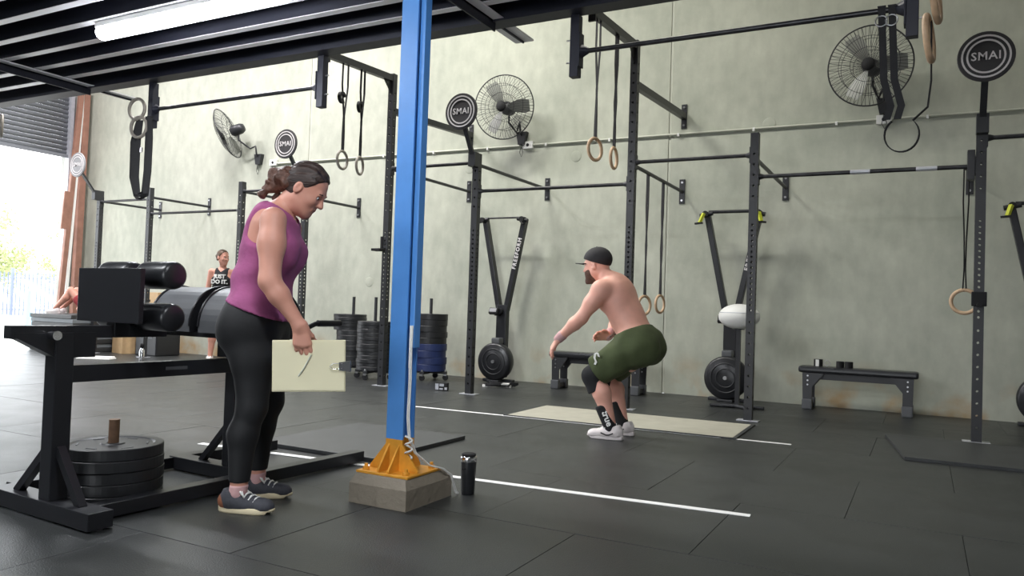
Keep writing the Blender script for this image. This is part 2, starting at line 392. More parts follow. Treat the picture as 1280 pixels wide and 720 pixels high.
# lamps: tube battens under the mezzanine, unseen high bays, some added for softer light, in the open bay (they light the place)
def area(parent, loc, sx, sy, power, color=(1, 1, 1), rot=(0, 0, 0)):
    l = bpy.data.lights.new('lamp', 'AREA'); l.shape = 'RECTANGLE'; l.size = sx; l.size_y = sy; l.energy = power; l.color = color
    ob = bpy.data.objects.new('lamp', l); COL.objects.link(ob); ob.parent = parent; ob.location = loc; ob.rotation_euler = rot
    return ob
BL = ['long white LED batten glowing under the dark joists, in view', 'LED batten above the woman with the board', 'LED batten above the camera side of the floor', 'LED batten under the joists towards the roller door']
for (bx, by, pw), lb in zip(BATTENS, BL):
    t = thing('led_batten', lb, 'light', (bx, by, 3.015), 0, 'mezzanine LED battens')
    MB().bb(-.98, .98, -.05, .05, .03, .072, bev=.008).build('housing', M_white, t)
    MB().lathe([(.001, -.97), (.05, -.965), (.058, -.94), (.058, .94), (.05, .965), (.001, .97)], (0, 0, 0.0), (1, 0, 0), 16).build('diffuser', M_led, t)
    area(t, (0, 0, -.062), 1.9, .12, pw, (0.94, 0.97, 1.0))
for i, (bx, by, bz, pw) in enumerate(HIGH_BAYS):
    t = thing('unseen_high_bay', ['unseen linear high-bay lamp nearest the roller door', 'unseen linear high-bay lamp over the left rig', 'unseen linear high-bay lamp over the plate stacks', 'unseen linear high-bay lamp over the athlete', 'unseen linear high-bay lamp over the right-hand bench'][i], 'light', (bx, by, bz), 0, 'unseen roof high bays')
    MB().bb(-.72, .72, -.2, .2, .02, .10, bev=.02).build('reflector', M_galv, t)
    MB().bb(-.70, .70, -.18, .18, .0, .02).build('lens', M_bay, t)
    for hx in (-.5, .5): MB().cyl((hx, 0, .1), (hx, 0, ZR - bz), .008).build('hanger', M_galv, t)
    area(t, (0, 0, -.02), 1.4, .36, pw, (1.0, 0.96, 1.0) if i < 2 else (1.0, 0.99, 0.92))

# ================================================================== COLUMN
CX, CY = -2.305, 3.2
o = MB()
pl = [(-2.47, 3.02), (-2.13, 3.02), (-2.13, 3.42), (-2.47, 3.42)]
lo = [(x, y, -.02) for x, y in pl]; mid = [(x, y, .095) for x, y in pl]
top = [(-2.45, 3.045, .14), (-2.155, 3.045, .14), (-2.155, 3.385, .14), (-2.45, 3.385, .14)]
o.add(lo + mid + top, [(3, 2, 1, 0), (8, 9, 10, 11)] + [(r * 4 + i, r * 4 + (i + 1) % 4, r * 4 + 4 + (i + 1) % 4, r * 4 + 4 + i) for r in (0, 1) for i in range(4)])
o = o.build('concrete_plinth', M_plinth, org=(-2.30, 3.22, -.0)); tag(o, 'rough grey concrete plinth under the blue column', 'plinth')
col = thing('steel_column', 'bright blue steel column with ochre yellow base plate', 'column', (CX, CY, .14))
def isec(z0, z1, nm, m):
    b = MB(); w, d, tf, tw = .1, .1, .010, .008
    b.bb(-w / 2, w / 2, -d / 2, -d / 2 + tf, z0, z1); b.bb(-w / 2, w / 2, d / 2 - tf, d / 2, z0, z1); b.bb(-tw / 2, tw / 2, -d / 2 + tf, d / 2 - tf, z0, z1)
    return b.build(nm, m, col)
isec(.165, 2.93, 'shaft', M_blue); isec(.012, .165, 'painted_foot', M_orange)
MB().bb(-.155, .155, -.145, .145, 0, .012, bev=.003).build('base_plate', M_orange, col)
for x in (-.03, .03):
    for s in (-1, 1):
        MB().prism([(s * .05, .012), (s * .135, .012), (s * .135, .022), (s * .05, .14)], -.005, .005, M=YZ, c=(x, 0, 0)).build('gusset', M_orange, col)
for s in (-1, 1):
    MB().prism([(s * .05, .012), (s * .145, .012), (s * .145, .022), (s * .05, .14)], -.005, .005, M=XZ, c=(0, -.045 * 1, 0)).build('gusset', M_orange, col)
for x in (-.12, .12):
    for y in (-.11, .11):
        b = MB().cyl((x, y, .012), (x, y, .026), .018, n=6); b.cyl((x, y, .026), (x, y, .042), .009, n=8); b.build('anchor_bolt', M_orange, col)
MB().bb(.052, .082, -.03, .022, .62, 2.93, bev=.003).build('cable_duct', M_blue, col)
cab = thing('power_cable', 'white power cable hanging down the side of the blue column', 'cable', (CX, CY, .0))
for dx in (0, .010):
    pts = [(.066 + dx, -.036, .87), (.066 + dx, -.038, .76), (.068 + dx, -.037, .6), (.064 + dx, -.036, .42), (.070 + dx, -.03, .32), (.09 + dx, .0, .24), (.135 + dx, .06, .175), (.165 + dx, .14, .15), (.182, .205 - dx, .11), (.188, .245 - dx, .02), (.192, .26 - dx, .006)]
    MB().tube(pts, .0042).build('strand', M_white, cab)
MB().strip([(.070, -.037, .87), (.071, -.038, .66)], .016, .004, (1, .3, 0)).build('tie_wrap', M_white, cab)
pts = [(.085 + .018 * math.cos(t), -.045 + .012 * math.sin(t), .22 + .02 * t / 3) for t in np.linspace(0, 16, 60)]
MB().tube(pts, .005, n=6).build('coil', M_white, cab)

# ================================================================== RIG
def upright_mesh(h, holes):
    b = MB(); w = .0375; r = .0115; wt = .004
    zs = sorted(holes)
    cells = []; zp = 0.0
    for i, z in enumerate(zs):
        a = z - .02; e = z + .02
        if a > zp: cells.append((zp, a, None))
        cells.append((a, e, z)); zp = e
    cells.append((zp, h, None))
    for face in range(4):
        Q = Matrix.Rotation(face * math.pi / 2, 3, 'Z')
        for z0, z1, hz in cells:
            if hz is None:
                b.add([Q @ Vector(p) for p in ((-w, -w, z0), (w, -w, z0), (w, -w, z1), (-w, -w, z1))], [(0, 1, 2, 3)])
            else:
                outer = []; hole = []; inn = []
                for k in range(8):
                    t = k * math.pi / 4; cx, sx = math.cos(t), math.sin(t); m = max(abs(cx), abs(sx))
                    outer.append(Q @ Vector((w * cx / m, -w, hz + .02 * sx / m)))
                    hole.append(Q @ Vector((r * cx, -w, hz + r * sx))); inn.append(Q @ Vector((r * cx, -w + wt, hz + r * sx)))
                b.add(outer + hole + inn, [(k, (k + 1) % 8, 8 + (k + 1) % 8, 8 + k) for k in range(8)] + [(8 + k, 8 + (k + 1) % 8, 16 + (k + 1) % 8, 16 + k) for k in range(8)])
    b.add([(-w, -w, h), (w, -w, h), (w, w, h), (-w, w, h)], [(0, 1, 2, 3)])
    me = b.mesh('upright'); me.materials.append(M_steel); return me
def hole_list(h):
    zs = [.12 + .1 * i for i in range(9)] + [1.03 + .05 * i for i in range(17)] + [2.1 + .1 * i for i in range(int((h - 2.15) / .1))]
    return [z for z in zs if z < h - .05]
UPM = {h: upright_mesh(h, hole_list(h)) for h in (2.70, 3.74)}
foot_me = MB().bb(-.10, .10, -.055, .055, 0, .008, bev=.002).mesh('foot_plate'); foot_me.materials.append(M_galv)
brk_me = MB().bb(-.035, .035, -.012, 0, -.15, .15, bev=.003).mesh('wall_bracket'); brk_me.materials.append(M_steel)
bolt_me = MB().cyl((0, -.024, 0), (0, -.012, 0), .014, n=6).mesh('bolt'); bolt_me.materials.append(M_bolt)
YU, YV = 7.48, 8.17
def upright(rig, x, y, h):
    u = link_mesh('upright', UPM[h], rig, (x, y, 0)); link_mesh('foot_plate', foot_me, u)
    return u
def bracket(rig, x, z):
    k = link_mesh('wall_bracket', brk_me, rig, (x, YW, z))
    for dz in (-.11, .11): link_mesh('bolt', bolt_me, k, (0, 0, dz))
def stringer(rig, x, y, z0, z1=None, r=.02, sq=False):
    z1 = z0 if z1 is None else z1
    b = MB()
    if sq: b.beam((x, y + .037, z0), (x, YW - .012, z1), .06, .075)
    else: b.cyl((x, y + .037, z0), (x, YW - .012, z1), r, n=14)
    b.build('stringer', M_steel, rig); bracket(rig, x, z1)
def bar(rig, x0, x1, y, z, r=.019):
    MB().cyl((x0 + .037, y, z), (x1 - .037, y, z), r, n=14).build('pull_up_bar', M_bar, rig)
    for xx, s in ((x0, 1), (x1, -1)):
        MB().bb(xx + s * .0375, xx + s * .046, y - .036, y + .036, z - .075, z + .075, bev=.002).cyl((xx + s * .046, y, z), (xx + s * .085, y, z), .032, .02, n=12).build('bar_bracket', M_steel, rig)

rig = thing('pull_up_rig', 'long black pull-up rig bolted to the concrete wall, right of the plate stacks', 'rig', (0, 0, 0))
UX = dict(E=-5.69, F=-4.47, G=-2.64, H=-1.43, I=.40)
for k, x in UX.items(): upright(rig, x, YU, 3.74 if k in 'EG' else 2.70)
upright(rig, 2.2, YU, 2.70)
bar(rig, UX['E'], UX['F'], YU, 2.60); bar(rig, UX['F'], UX['G'], YU, 2.277); bar(rig, UX['G'], UX['H'], YU, 2.495); bar(rig, UX['H'], UX['I'], YU, 2.288); bar(rig, UX['I'], 2.2, YU, 2.52)
for k, z in (('E', 2.60), ('F', 2.58), ('G', 2.475), ('H', 2.47), ('I', 2.47)): stringer(rig, UX[k], YU, z)
for k in 'EG':
    stringer(rig, UX[k], YU, 3.30, 3.40, sq=True)
    MB().beam((UX[k], YU + .04, 3.69), (UX[k], 6.33, 3.63), .06, .075).build('ring_arm', M_steel, rig)
    MB().bb(UX[k] - .035, UX[k] + .035, 6.30, 6.33, 3.54, 3.74, bev=.003).build('arm_end_plate', M_steel, rig)
    MB().prism([(YU - .037, 3.50), (YU - .037, 3.66), (YU - .2, 3.66)], -.004, .004, M=YZ, c=(UX[k], 0, 0)).build('gusset', M_steel, rig)
# right-hand upright attachments
MB().bb(.30, .355, YU - .05, YU + .05, 2.17, 2.42, bev=.004).build('bar_clamp', M_steel, rig)
MB().bb(.345, .455, YU - .07, YU - .036, 1.12, 1.24, bev=.006).cyl((.40, YU - .14, 1.13), (.40, YU - .04, 1.13), .02).build('j_cup', M_black, rig)
MB().bb(-5.75, -5.72, YU - .05, YU - .0, 1.62, 1.78).bb(-5.80, -5.68, YU - .16, YU - .05, 1.60, 1.63, bev=.005).build('j_cup', M_black, rig)
# chalk sleeves on the bar right of the H upright
for x in (-.52, -.0, 1.0):
    MB().cyl((x - .08, YU, 2.288 if x < .4 else 2.52), (x + .08, YU, 2.288 if x < .4 else 2.52), .0205, n=14).build('chalk_band', M_galv, rig)

rig2 = thing('pull_up_rig', 'black pull-up rig further left, near the roller door', 'rig', (0, 0, 0))
VX = dict(A=-12.18, B=-10.92, C=-8.89, D=-7.65)
for k, x in VX.items(): upright(rig2, x, YV, 2.70)
bar(rig2, VX['A'], VX['B'], YV, 2.52); bar(rig2, VX['B'], VX['C'], YV, 2.285); bar(rig2, VX['C'], VX['D'], YV, 2.56)
for k, z in (('A', 2.53), ('B', 2.55), ('C', 2.56), ('D', 2.43)): stringer(rig2, VX[k], YV, z)

# target discs on arms
def target(x, y, z, base, label, m_face, rz=0.0):
    t = thing('target_disc', label, 'target', (x, y, z), rz, 'round wall-ball targets')
    MB().lathe([(.001, 0), (.197, 0), (.2, .004), (.2, .018), (.197, .022), (.001, .022)], (0, .011, 0), (0, -1, 0), 40, smooth=False).build('disc', m_face, t)
    for r0, r1 in ((.158, .172), (.122, .136)):
        MB().lathe([(r0, .0), (r0, .003), (r1, .003), (r1, 0)], (0, -.011, 0), (0, -1, 0), 40, smooth=False, caps=False).build('printed_ring', M_pinkdisc, t)
    lettering('SMAI', .092, M_pinkdisc, t, (0, -.0125, .0), (R(90), 0, 0), depth=.001, bold=.0012, spacing=1.08)
    bx, by, bz = base
    v = Vector((bx - x, by - y, bz - z)); v = Matrix.Rotation(-rz, 3, 'Z') @ v
    MB().beam((0, .018, -.05), v, .05, .03, up=(0, 1, 0)).build('arm', M_steel, t)
    MB().box((v.x, v.y, v.z), (.09, .1, .16), bev=.004).build('clamp', M_steel, t)
    return t
target(-12.18, 7.75, 3.066, (-12.18, YV - .08, 2.62), 'round target disc coloured pale as if lit, beside the roller door', mat('target_face_lit', (150, 150, 152), .5))  # light from the doorway put into a paler copy of the target face
target(-7.65, 7.75, 3.09, (-7.65, YV - .08, 2.62), 'round black target disc above the standing woman', M_disc)
target(-4.47, 7.105, 3.09, (-4.47, YU - .08, 2.62), 'round black target disc right of the blue column', M_disc)
target(.40, 7.10, 3.09, (.40, YU - .08, 2.62), 'round black target disc at the far right upright', M_disc)

# drop tubes and bars hung from the mezzanine edge
ZB = 2.80
def drop(x, label, brk):
    t = thing('hanging_bar_post', label, 'post', (x, 5.0, 0), 0, 'posts hung from the mezzanine edge')
    MB().bb(-.033, .033, -.033, .033, 2.62, 3.06, bev=.004).build('tube', M_navy, t)
    for s in brk:
        b = MB().bb(s * .034, s * .044, -.04, .04, 2.69, 2.93, bev=.002); b.cyl((s * .044, 0, ZB), (s * .10, 0, ZB), .05, .022, n=4); b.build('bar_bracket', M_navy, t)
    for z in (2.73, 2.89):
        MB().cyl((-.07 if brk[0] > 0 else .033, 0, z), (-.033 if brk[0] > 0 else .07, 0, z), .006, n=8).build('bolt', M_bolt, t)
drop(-6.71, 'dark hanging post with straps, at the left end of the far high bar', [1])
drop(-4.55, 'dark hanging post at the right end of the left high bar', [-1])
drop(-2.21, 'dark hanging post right of the blue column holding the right high bar', [1])
drop(-.088, 'dark hanging post in front of the right wall fan', [-1])
for a, b, lb in ((-6.71, -4.55, 'high pull-up bar on the left, between two hanging posts'), (-2.21, -.088, 'high pull-up bar on the right, sloping across the upper wall')):
    o = MB().cyl((a + .09, 5.0, ZB), (b - .09, 5.0, ZB), .0175, n=14).build('high_bar', M_bar, org=((a + b) / 2, 5.0, ZB)); tag(o, lb, 'bar', 'high bars')

# rings on straps
def ring_pair_single(x, y, ztop, zring, label, group, m=None, ang=0.6, knot=None, both=.03):
    t = thing('gymnastic_ring', label, 'ring', (x, y, zring), ang, group)
    MB().torus((0, 0, 0), (0, 1, 0), .0975, .0155, 36, 10).build('ring', m or M_ring, t)
    dz = ztop - zring
    for s in (-1, 1):
        pts = [(s * both * .9, 0, dz), (s * both * (1.0), 0, dz * .75), (s * both * .35, .01 * s, dz * .45), (s * both * .25, 0, dz * .25), (s * .012, 0, .105), (0, 0, .085)]
        MB().strip(pts, .026, .004, (.25, 1, 0)).build('strap', M_strap, t)
    MB().box((0, 0, dz + .0), (both * 2.2, .032, .012), bev=.003).build('strap_loop', M_strap, t)
    if knot is not None:
        pts = [(-.03 + .05 * math.cos(a) - .02, 0, knot + .05 * math.sin(a)) for a in np.linspace(0.3, 5.2, 16)]
        MB().strip(pts, .035, .03, (0, 1, 0)).build('buckle_tail', M_strap, t)
ring_pair_single(-5.69, 6.62, 3.64, 2.545, 'grey-beige gym ring left of the blue column, nearer the camera', 'ring pair left of the column', M_ringgrey, 1.69, .68, both=.055)
ring_pair_single(-5.69, 6.92, 3.64, 2.535, 'grey-beige gym ring left of the blue column, nearer the wall', 'ring pair left of the column', M_ringgrey, 1.86, .66, both=.055)
ring_pair_single(-2.64, 6.47, 3.64, 2.43, 'wooden gym ring hung high right of centre, left one of its pair', 'high ring pair right of centre', M_ring, 1.3)
ring_pair_single(-2.64, 6.95, 3.64, 2.44, 'wooden gym ring hung high right of centre, right one seen edge-on', 'high ring pair right of centre', M_ring, 1.62)
ring_pair_single(-2.64, 8.0, 2.475, 1.055, 'wooden gym ring hung low behind the athlete, left one', 'low ring pair behind the athlete', M_ring, 1.2, both=.015)
ring_pair_single(-2.64, 8.55, 2.475, 1.08, 'wooden gym ring hung low behind the athlete, right one', 'low ring pair behind the athlete', M_ring, 1.36, both=.015)
ring_pair_single(.30, 7.56, 2.28, 1.16, 'wooden gym ring hanging behind the right-hand upright', 'single ring by right upright', M_ring, -.1, both=.02)

# strap bundle and rings on the left hanging post
t = thing('strap_bundle', 'black lifting straps hanging in a loop from the left post', 'straps', (-6.72, 4.93, 2.68))
for i, (x0, x1, zb) in enumerate(((-.17, .09, -.74), (-.13, .06, -.70), (-.06, .11, -.72))):
    pts = [(x0 * .6, -.01 * i, .0), (x0, -.01 * i, -.2), (x0 * .95, -.012 * i, -.55), (x0 * .5, -.01 * i, zb), ((x0 + x1) / 2, -.012 * i, zb - .03), (x1 * .7, -.01 * i, zb), (x1, -.01 * i, -.5), (x1, -.01 * i, -.18), (x1 * .8, -.01 * i, .03)]
    MB().strip(pts, .044, .007, (.75, .65, 0)).build('strap', M_strap, t)
for z in (-.3,): MB().box((.03, -.05, z), (.03, .012, .05), bev=.004).build('buckle', M_bolt, t)
for (x, z, lb) in ((-6.81, 2.79, 'upper pale ring tied at the left hanging post'), (-6.77, 2.61, 'lower pale ring tied at the left hanging post')):
    r = MB().torus((x, 4.90, z), (-.12, 1, 0), .10, .016, 32, 10).build('gymnastic_ring', M_ringgrey, org=(x, 4.90, z)); tag(r, lb, 'ring', 'rings on the left post')
r = MB().torus((-9.30, 5.0, 2.85), (.5, 1, 0), .12, .018, 32, 10).build('gymnastic_ring', M_ringgrey, org=(-9.30, 5.0, 2.85)); tag(r, 'pale ring hanging in front of the roller shutter at the left edge', 'ring')
# ring and straps on the right hanging post
t = thing('strap_bundle', 'black buckled straps and band looped over the right high bar end', 'straps', (-.09, 5.0, 2.80))
for x in (-.16, -.105):
    MB().strip([(x, -.02, .02), (x, .0, .03), (x, .02, .02)], .045, .004, (1, 0, 0)).strip([(x, -.022, .02), (x + .01, -.022, -.2), (x + .02, -.02, -.42), (x + .06, -.03, -.58), (x + .04, -.04, -.66)], .04, .004, (1, 0, .0)).build('strap', M_strap, t)
    MB().torus((x, -.026, -.07), (0, 1, 0), .032, .004, 16, 6).build('buckle', M_bolt, t)
pts = [(-.04 + .09 * math.cos(a), -.03, -.75 + .1 * math.sin(a)) for a in np.linspace(.9, -4.1, 22)]
MB().strip([(.10, -.03, -.1)] + [(.105, -.03, -.45), (.09, -.03, -.6)] + pts, .022, .006, (.2, 1, 0)).build('band', M_strap, t)
for (z, x, lb) in ((2.80, .03, 'wooden ring on the right hanging post, upper one seen edge-on'), (2.58, .0, 'wooden ring on the right hanging post, lower one seen edge-on')):
    r = MB().torus((x, 4.93, z), (1, -.14, 0.08), .125, .018, 32, 10).build('gymnastic_ring', M_ring, org=(x, 4.93, z)); tag(r, lb, 'ring', 'rings on the right post')

# ================================================================== WALL SERVICES AND FANS
o = MB().cyl((-9.4, YW - .02, 3.208), (XR - .05, YW - .02, 3.155), .013, n=10).build('conduit_pipe', M_pvc, None, (-4, YW - .02, 3.18)); tag(o, 'long thin grey conduit pipe running along the back wall', 'pipe')
for i, x in enumerate(np.arange(-9.0, 5, .9)):
    MB().bb(x - .012 + 4, x + .012 + 4, -.018, .02, -.02 - .0037 * (x + 4), .02 - .0037 * (x + 4)).build('saddle', M_white, o)
for x, z, lb in ((-9.44, 3.225, 'white wall outlet box at the left end of the conduit'), (-4.77, 3.19, 'white wall outlet box on the conduit below the middle fan'), (-.42, 3.17, 'white wall outlet box on the conduit below the right fan')):
    t = thing('outlet_box', lb, 'socket', (x, YW, z), 0, 'outlet boxes on the conduit')
    MB().bb(-.075, .075, -.045, 0, -.05, .05, bev=.006).build('body', M_white, t)
    MB().cyl((0, -.05, 0), (0, -.044, 0), .022, n=12).build('socket_face', M_black, t)
def fan(loc, facing, base, label):
    t = thing('wall_fan', label, 'fan', loc, 0, 'black wall fans')
    Q = rot_to(facing); Rr = .42
    g = MB().torus((0, 0, 0), (0, 0, 1), Rr, .008, 48, 8, M=Q)
    for rr, zz in ((.30, .075), (.18, .098), (.30, -.06), (.18, -.08)): g.torus(Q @ Vector((0, 0, zz)), (0, 0, 1), rr, .003, 40, 5, M=Q)
    for i in range(64):
        a = 2 * math.pi * i / 64; ca, sa = math.cos(a), math.sin(a)
        for sg in ((1,) if i % 2 else (1, -1)):
            pts = [Q @ Vector((r * ca, r * sa, sg * z)) for r, z in ((.05, .105), (.18, .098), (.30, .075), (.39, .03), (Rr, 0))]
            g.tube(pts, .0024, n=4, caps=False)
    g.build('guard', M_steel, t)
    MB().lathe([(.001, .118), (.055, .116), (.07, .1), (.07, .09), (.001, .09)], (0, 0, 0), M=Q, n=24).build('badge', M_black, t)
    for k in range(3):
        b = MB(); vs = []
        for r, w, tw in ((.06, .06, .5), (.18, .16, .42), (.30, .20, .34), (.37, .16, .28)):
            for sg in (-1, 1):
                a = k * 2.0944 + sg * w / max(r, .1) / 2 * .9
                vs.append(Q @ Vector((r * math.cos(a), r * math.sin(a), sg * w * math.sin(tw) / 2)))
        b.add(vs, [(2 * i, 2 * i + 1, 2 * i + 3, 2 * i + 2) for i in range(3)], True); b.build('blade', M_blade, t)
    MB().lathe([(.001, -.3), (.06, -.29), (.085, -.24), (.09, -.1), (.06, -.06), (.001, -.05)], (0, 0, 0), M=Q, n=20).build('motor', M_steel, t)
    bv = Vector(base) - Vector(loc); mb = Q @ Vector((0, 0, -.2))
    p = [mb, mb + Vector((0, 0, -.18)), Vector((bv.x * .5 + mb.x * .5, bv.y * .55 + mb.y * .45, mb.z - .30)), Vector((bv.x, bv.y - .12, bv.z + .2)), Vector((bv.x, bv.y - .09, bv.z + .06)), Vector((bv.x, bv.y - .02, bv.z))]
    sm = []
    for i in range(len(p) - 1):
        for q in (0, .5): sm.append(p[i].lerp(p[i + 1], q))
    MB().tube(sm + [p[-1]], .014, n=10).build('arm', M_steel, t)
    MB().prism([(-.08, .08), (.08, .08), (.045, -.09), (-.045, -.09)], 0, .07, M=XZ, c=(bv.x, bv.y, bv.z)).build('wall_mount', M_steel, t)
    pts = [(bv.x, bv.y - .06, bv.z - .09), (bv.x + .03, bv.y - .06, bv.z - .2), (bv.x + .01, bv.y - .06, bv.z - .26), (bv.x - .02, bv.y - .06, bv.z - .2), (bv.x, bv.y - .06, bv.z - .1)]
    MB().tube(pts, .004, n=5).build('cord', M_black, t)
fan((-4.97, 8.95, 3.64), (.12, -1, -.12), (-4.86, YW, 3.29), 'black wall fan behind the round target, right of the blue column')
fan((-10.16, 8.98, 3.69), (-.93, -.42, -.42), (-9.76, YW, 3.30), 'black wall fan on the left seen edge-on')
fan((-.55, 8.95, 3.675), (-.1, -1, -.1), (-.42, YW, 3.32), 'black wall fan at the upper right')

# ================================================================== FLOOR MARKS
def slab(name, label, cat, pts, z0, z1, m, group=None):
    c = sum((Vector((x, y, 0)) for x, y in pts), Vector()) / len(pts)
    o = MB().prism([(x - c.x, y - c.y) for x, y in pts], z0, z1).build(name, m); o.location = (c.x, c.y, 0); return tag(o, label, cat, group)
def tape(a, b, w, label):
    a = Vector((*a, 0)); b = Vector((*b, 0)); d = (b - a).normalized(); nn = Vector((-d.y, d.x, 0)) * w / 2
    return slab('floor_tape', label, 'tape', [tuple((p)[:2]) for p in (a - nn, b - nn, b + nn, a + nn)], .0, .0022, M_tape, 'white floor lines')
tape((-4.25, 3.64), (-.73, 3.93), .05, 'long white floor line passing behind the black tumbler')
tape((-4.30, 6.19), (-.88, 6.31), .045, 'white floor line along the front of the pale platform')
tape((-3.6, 1.62), (-2.70, 1.51), .05, 'white floor line cut off at the bottom left corner')
pf = thing('lifting_platform', 'pale worn plywood platform with black rim in the floor behind the athlete', 'platform', (-2.33, 6.70, 0), R(1.5))
MB().bb(-1.0, 1.0, -.44, .44, 0, .010, bev=.002).build('deck', M_platform, pf)
for a in ((-1.03, 1.03, .44, .47), (-1.03, 1.03, -.455, -.44), (-1.03, -1.0, -.44, .44), (1.0, 1.03, -.44, .44)):
    MB().bb(*a, 0, .011).build('rim', M_mat, pf)
o = MB().bb(-3.95, -2.96, 3.84, 4.92, .0, .026, bev=.004).build('rubber_mat', M_mat, org=(-3.45, 4.38, 0)); tag(o, 'loose raised black mat behind the column', 'mat', 'loose mats')
slab('rubber_mat', 'large raised black mat at the right edge under the far upright', 'mat', [(-.10, 6.17), (2.4, 6.17), (2.4, 7.30), (-.27, 7.30)], 0, .022, M_mat, 'loose mats')

# ================================================================== BENCHES
def bench(x0, x1, yc, label):
    L = x1 - x0; t = thing('flat_bench', label, 'bench', ((x0 + x1) / 2, yc, 0), 0, 'flat benches by the wall')
    MB().box((0, 0, .425), (L, .27, .07), bev=.025).build('pad', M_vinyl, t)
    MB().bb(-L / 2 + .05, L / 2 - .05, -.05, .05, .32, .388).build('spine', M_steel, t)
    for s in (-1, 1):
        xx = s * (L / 2 - .10)
        for yy in (-.125, .125):
            MB().prism([(xx - .045, .06), (xx + .045, .06), (xx + .055, .39), (xx - s * .16 if s > 0 else xx - .055, .39), (xx - .055 if s > 0 else xx + .16, .39) if False else (xx - .055 - (.1 if s > 0 else 0), .38), (xx - .045, .24)] if s > 0 else
                       [(xx - .045, .06), (xx + .045, .06), (xx + .045, .24), (xx + .155, .38), (xx + .155, .39), (xx - .055, .39)], -.01, .01, M=XZ, c=(0, yy, 0)).build('leg', M_steel, t)
            p = MB().box((xx, yy, .055), (.105, .07, .11), bev=.012); p.build('foot', M_vinylg, t)
            for dz in (.36, .31, .265):
                MB().cyl((xx, yy - .018, dz), (xx, yy - .01, dz), .009, n=8).build('bolt', M_bolt, t)
        MB().bb(xx - .03, xx + .03, -.12, .12, .02, .07).build('cross_bar', M_steel, t)
    return t
bench(-1.19, -.03, 9.03, 'black flat bench against the wall at right with wrist wraps on it')
bench(-4.11, -2.88, 8.90, 'black flat bench half hidden behind the squatting athlete')
# wraps on the bench
t = thing('rolled_wrist_wrap', 'black and white buckled belt rolled up on the right bench, left of the two', 'wrap', (-1.0, 9.0, .46))
pts = [(.045 * math.cos(a) * (1 - a * .03), .045 * math.sin(a) * (1 - a * .03), .04) for a in np.linspace(0, 11, 40)]
MB().strip(pts, .075, .006, (0, 0, 1)).build('roll', M_black, t); MB().bb(-.02, .015, -.052, -.046, .005, .075).build('label_patch', M_white, t)
MB().torus((.09, -.01, .04), (0, 1, 0), .035, .005, 4, 6).build('buckle', M_bolt, t)
t = thing('rolled_wrist_wrap', 'black rolled lifting wrap on the right bench, right of the two', 'wrap', (-.74, 9.0, .46))
for x in (-.04, .045):
    pts = [(x + .04 * math.cos(a) * (1 - a * .04), .04 * math.sin(a) * (1 - a * .04), .033) for a in np.linspace(0, 11, 40)]
    MB().strip(pts, .066, .007, (0, 0, 1)).build('roll', M_black, t)

# ================================================================== SKI TRAINERS
def ski(xc, label, grip):
    t = thing('ski_trainer', label, 'trainer', (xc, 8.98, 0), 0, 'black ski trainers against the wall')
    zs = 1.02
    MB().bb(-.075, .075, .09, .19, .05, zs, bev=.012).build('mast', M_steel2, t)
    for s in (-1, 1):
        MB().beam((s * .05, .14, zs - .08), (s * .30, .12, 2.16), .065, .09, up=(0, 1, 0), bev=.008).build('arm', M_steel2, t)
        MB().cyl((s * .22, .05, 2.16), (s * .37, .05, 2.13), .026, n=12).build('arm_head', M_steel2, t)
        MB().cyl((s * .30, .0, 2.15), (s * .30, .10, 2.15), .035, n=16).build('pulley', M_black, t)
    MB().cyl((-.27, .06, 2.175), (.27, .06, 2.175), .012 if grip is None else .02, n=10).build('cross_tube', M_steel2, t)
    MB().cyl((0, .12, zs - .09), (0, .02, zs - .09), .04, n=16).build('hub_joint', M_steel2, t)
    if grip is not None:
        for s in (-1, 1):
            MB().beam((s * .31, -.02, 2.15), (s * .345, -.06, 2.04), .035, .03).build('handle', grip, t)
            MB().beam((s * .31, -.07, 2.035), (s * .40, -.05, 2.03), .03, .02).build('handle_bar', M_black, t)
    else:
        for s in (-1, 1): MB().cyl((s * .30, -.03, 2.12), (s * .36, -.06, 2.07), .012, n=8).build('handle', M_black, t)
    f = MB().lathe([(.001, -.085), (.10, -.085), (.11, -.075), (.20, -.075), (.235, -.055), (.245, -.02), (.245, .06), (.22, .085), (.001, .085)], (0, .0, .27), (0, -1, 0), 40)
    f = f.build('flywheel_housing', M_vinyl, t)
    MB().torus((0, -.085, .27), (0, 1, 0), .165, .008, 40, 8).torus((0, -.088, .27), (0, 1, 0), .105, .007, 40, 8).torus((0, -.066, .27), (0, 1, 0), .222, .008, 40, 8).build('housing_rib', M_steel, f)
    MB().cyl((0, -.105, .27), (0, -.084, .27), .022, n=12).build('axle_cap', M_bolt, f)
    MB().bb(-.06, .06, -.05, .09, .50, .58, bev=.02).build('cowl', M_vinylg, t)
    m_ = MB().box((-.05, -.02, .93), (.13, .05, .085), M=Euler((R(-28), 0, 0)).to_matrix(), bev=.01).build('monitor', M_black, t)
    MB().box((-.05, -.045, .945), (.1, .006, .05), M=Euler((R(-28), 0, 0)).to_matrix()).build('screen', M_screen, m_)
    MB().bb(-.05, .0, .0, .1, .87, .91).build('monitor_arm', M_black, t)
    MB().bb(-.22, .22, .03, .13, 0, .035, bev=.01).bb(-.09, .09, -.10, .2, 0, .03, bev=.008).build('base', M_steel, t)
    a = Vector((.05, .14, zs - .08)); b = Vector((.30, .12, 2.16)); ang = math.atan2(b.x - a.x, b.z - a.z)
    tl = text_mesh('FREEFORM', .075, depth=.001, bold=.002, spacing=1.25); tl.materials.clear(); tl.materials.append(M_pinkdisc)
    ob = link_mesh('lettering', tl, t, (.215, .125 - .047, 1.70), (R(90), -(math.pi / 2 - ang), 0))
    return t
ski(-4.97, 'black ski trainer with printed arm right of the blue plate stack', None)
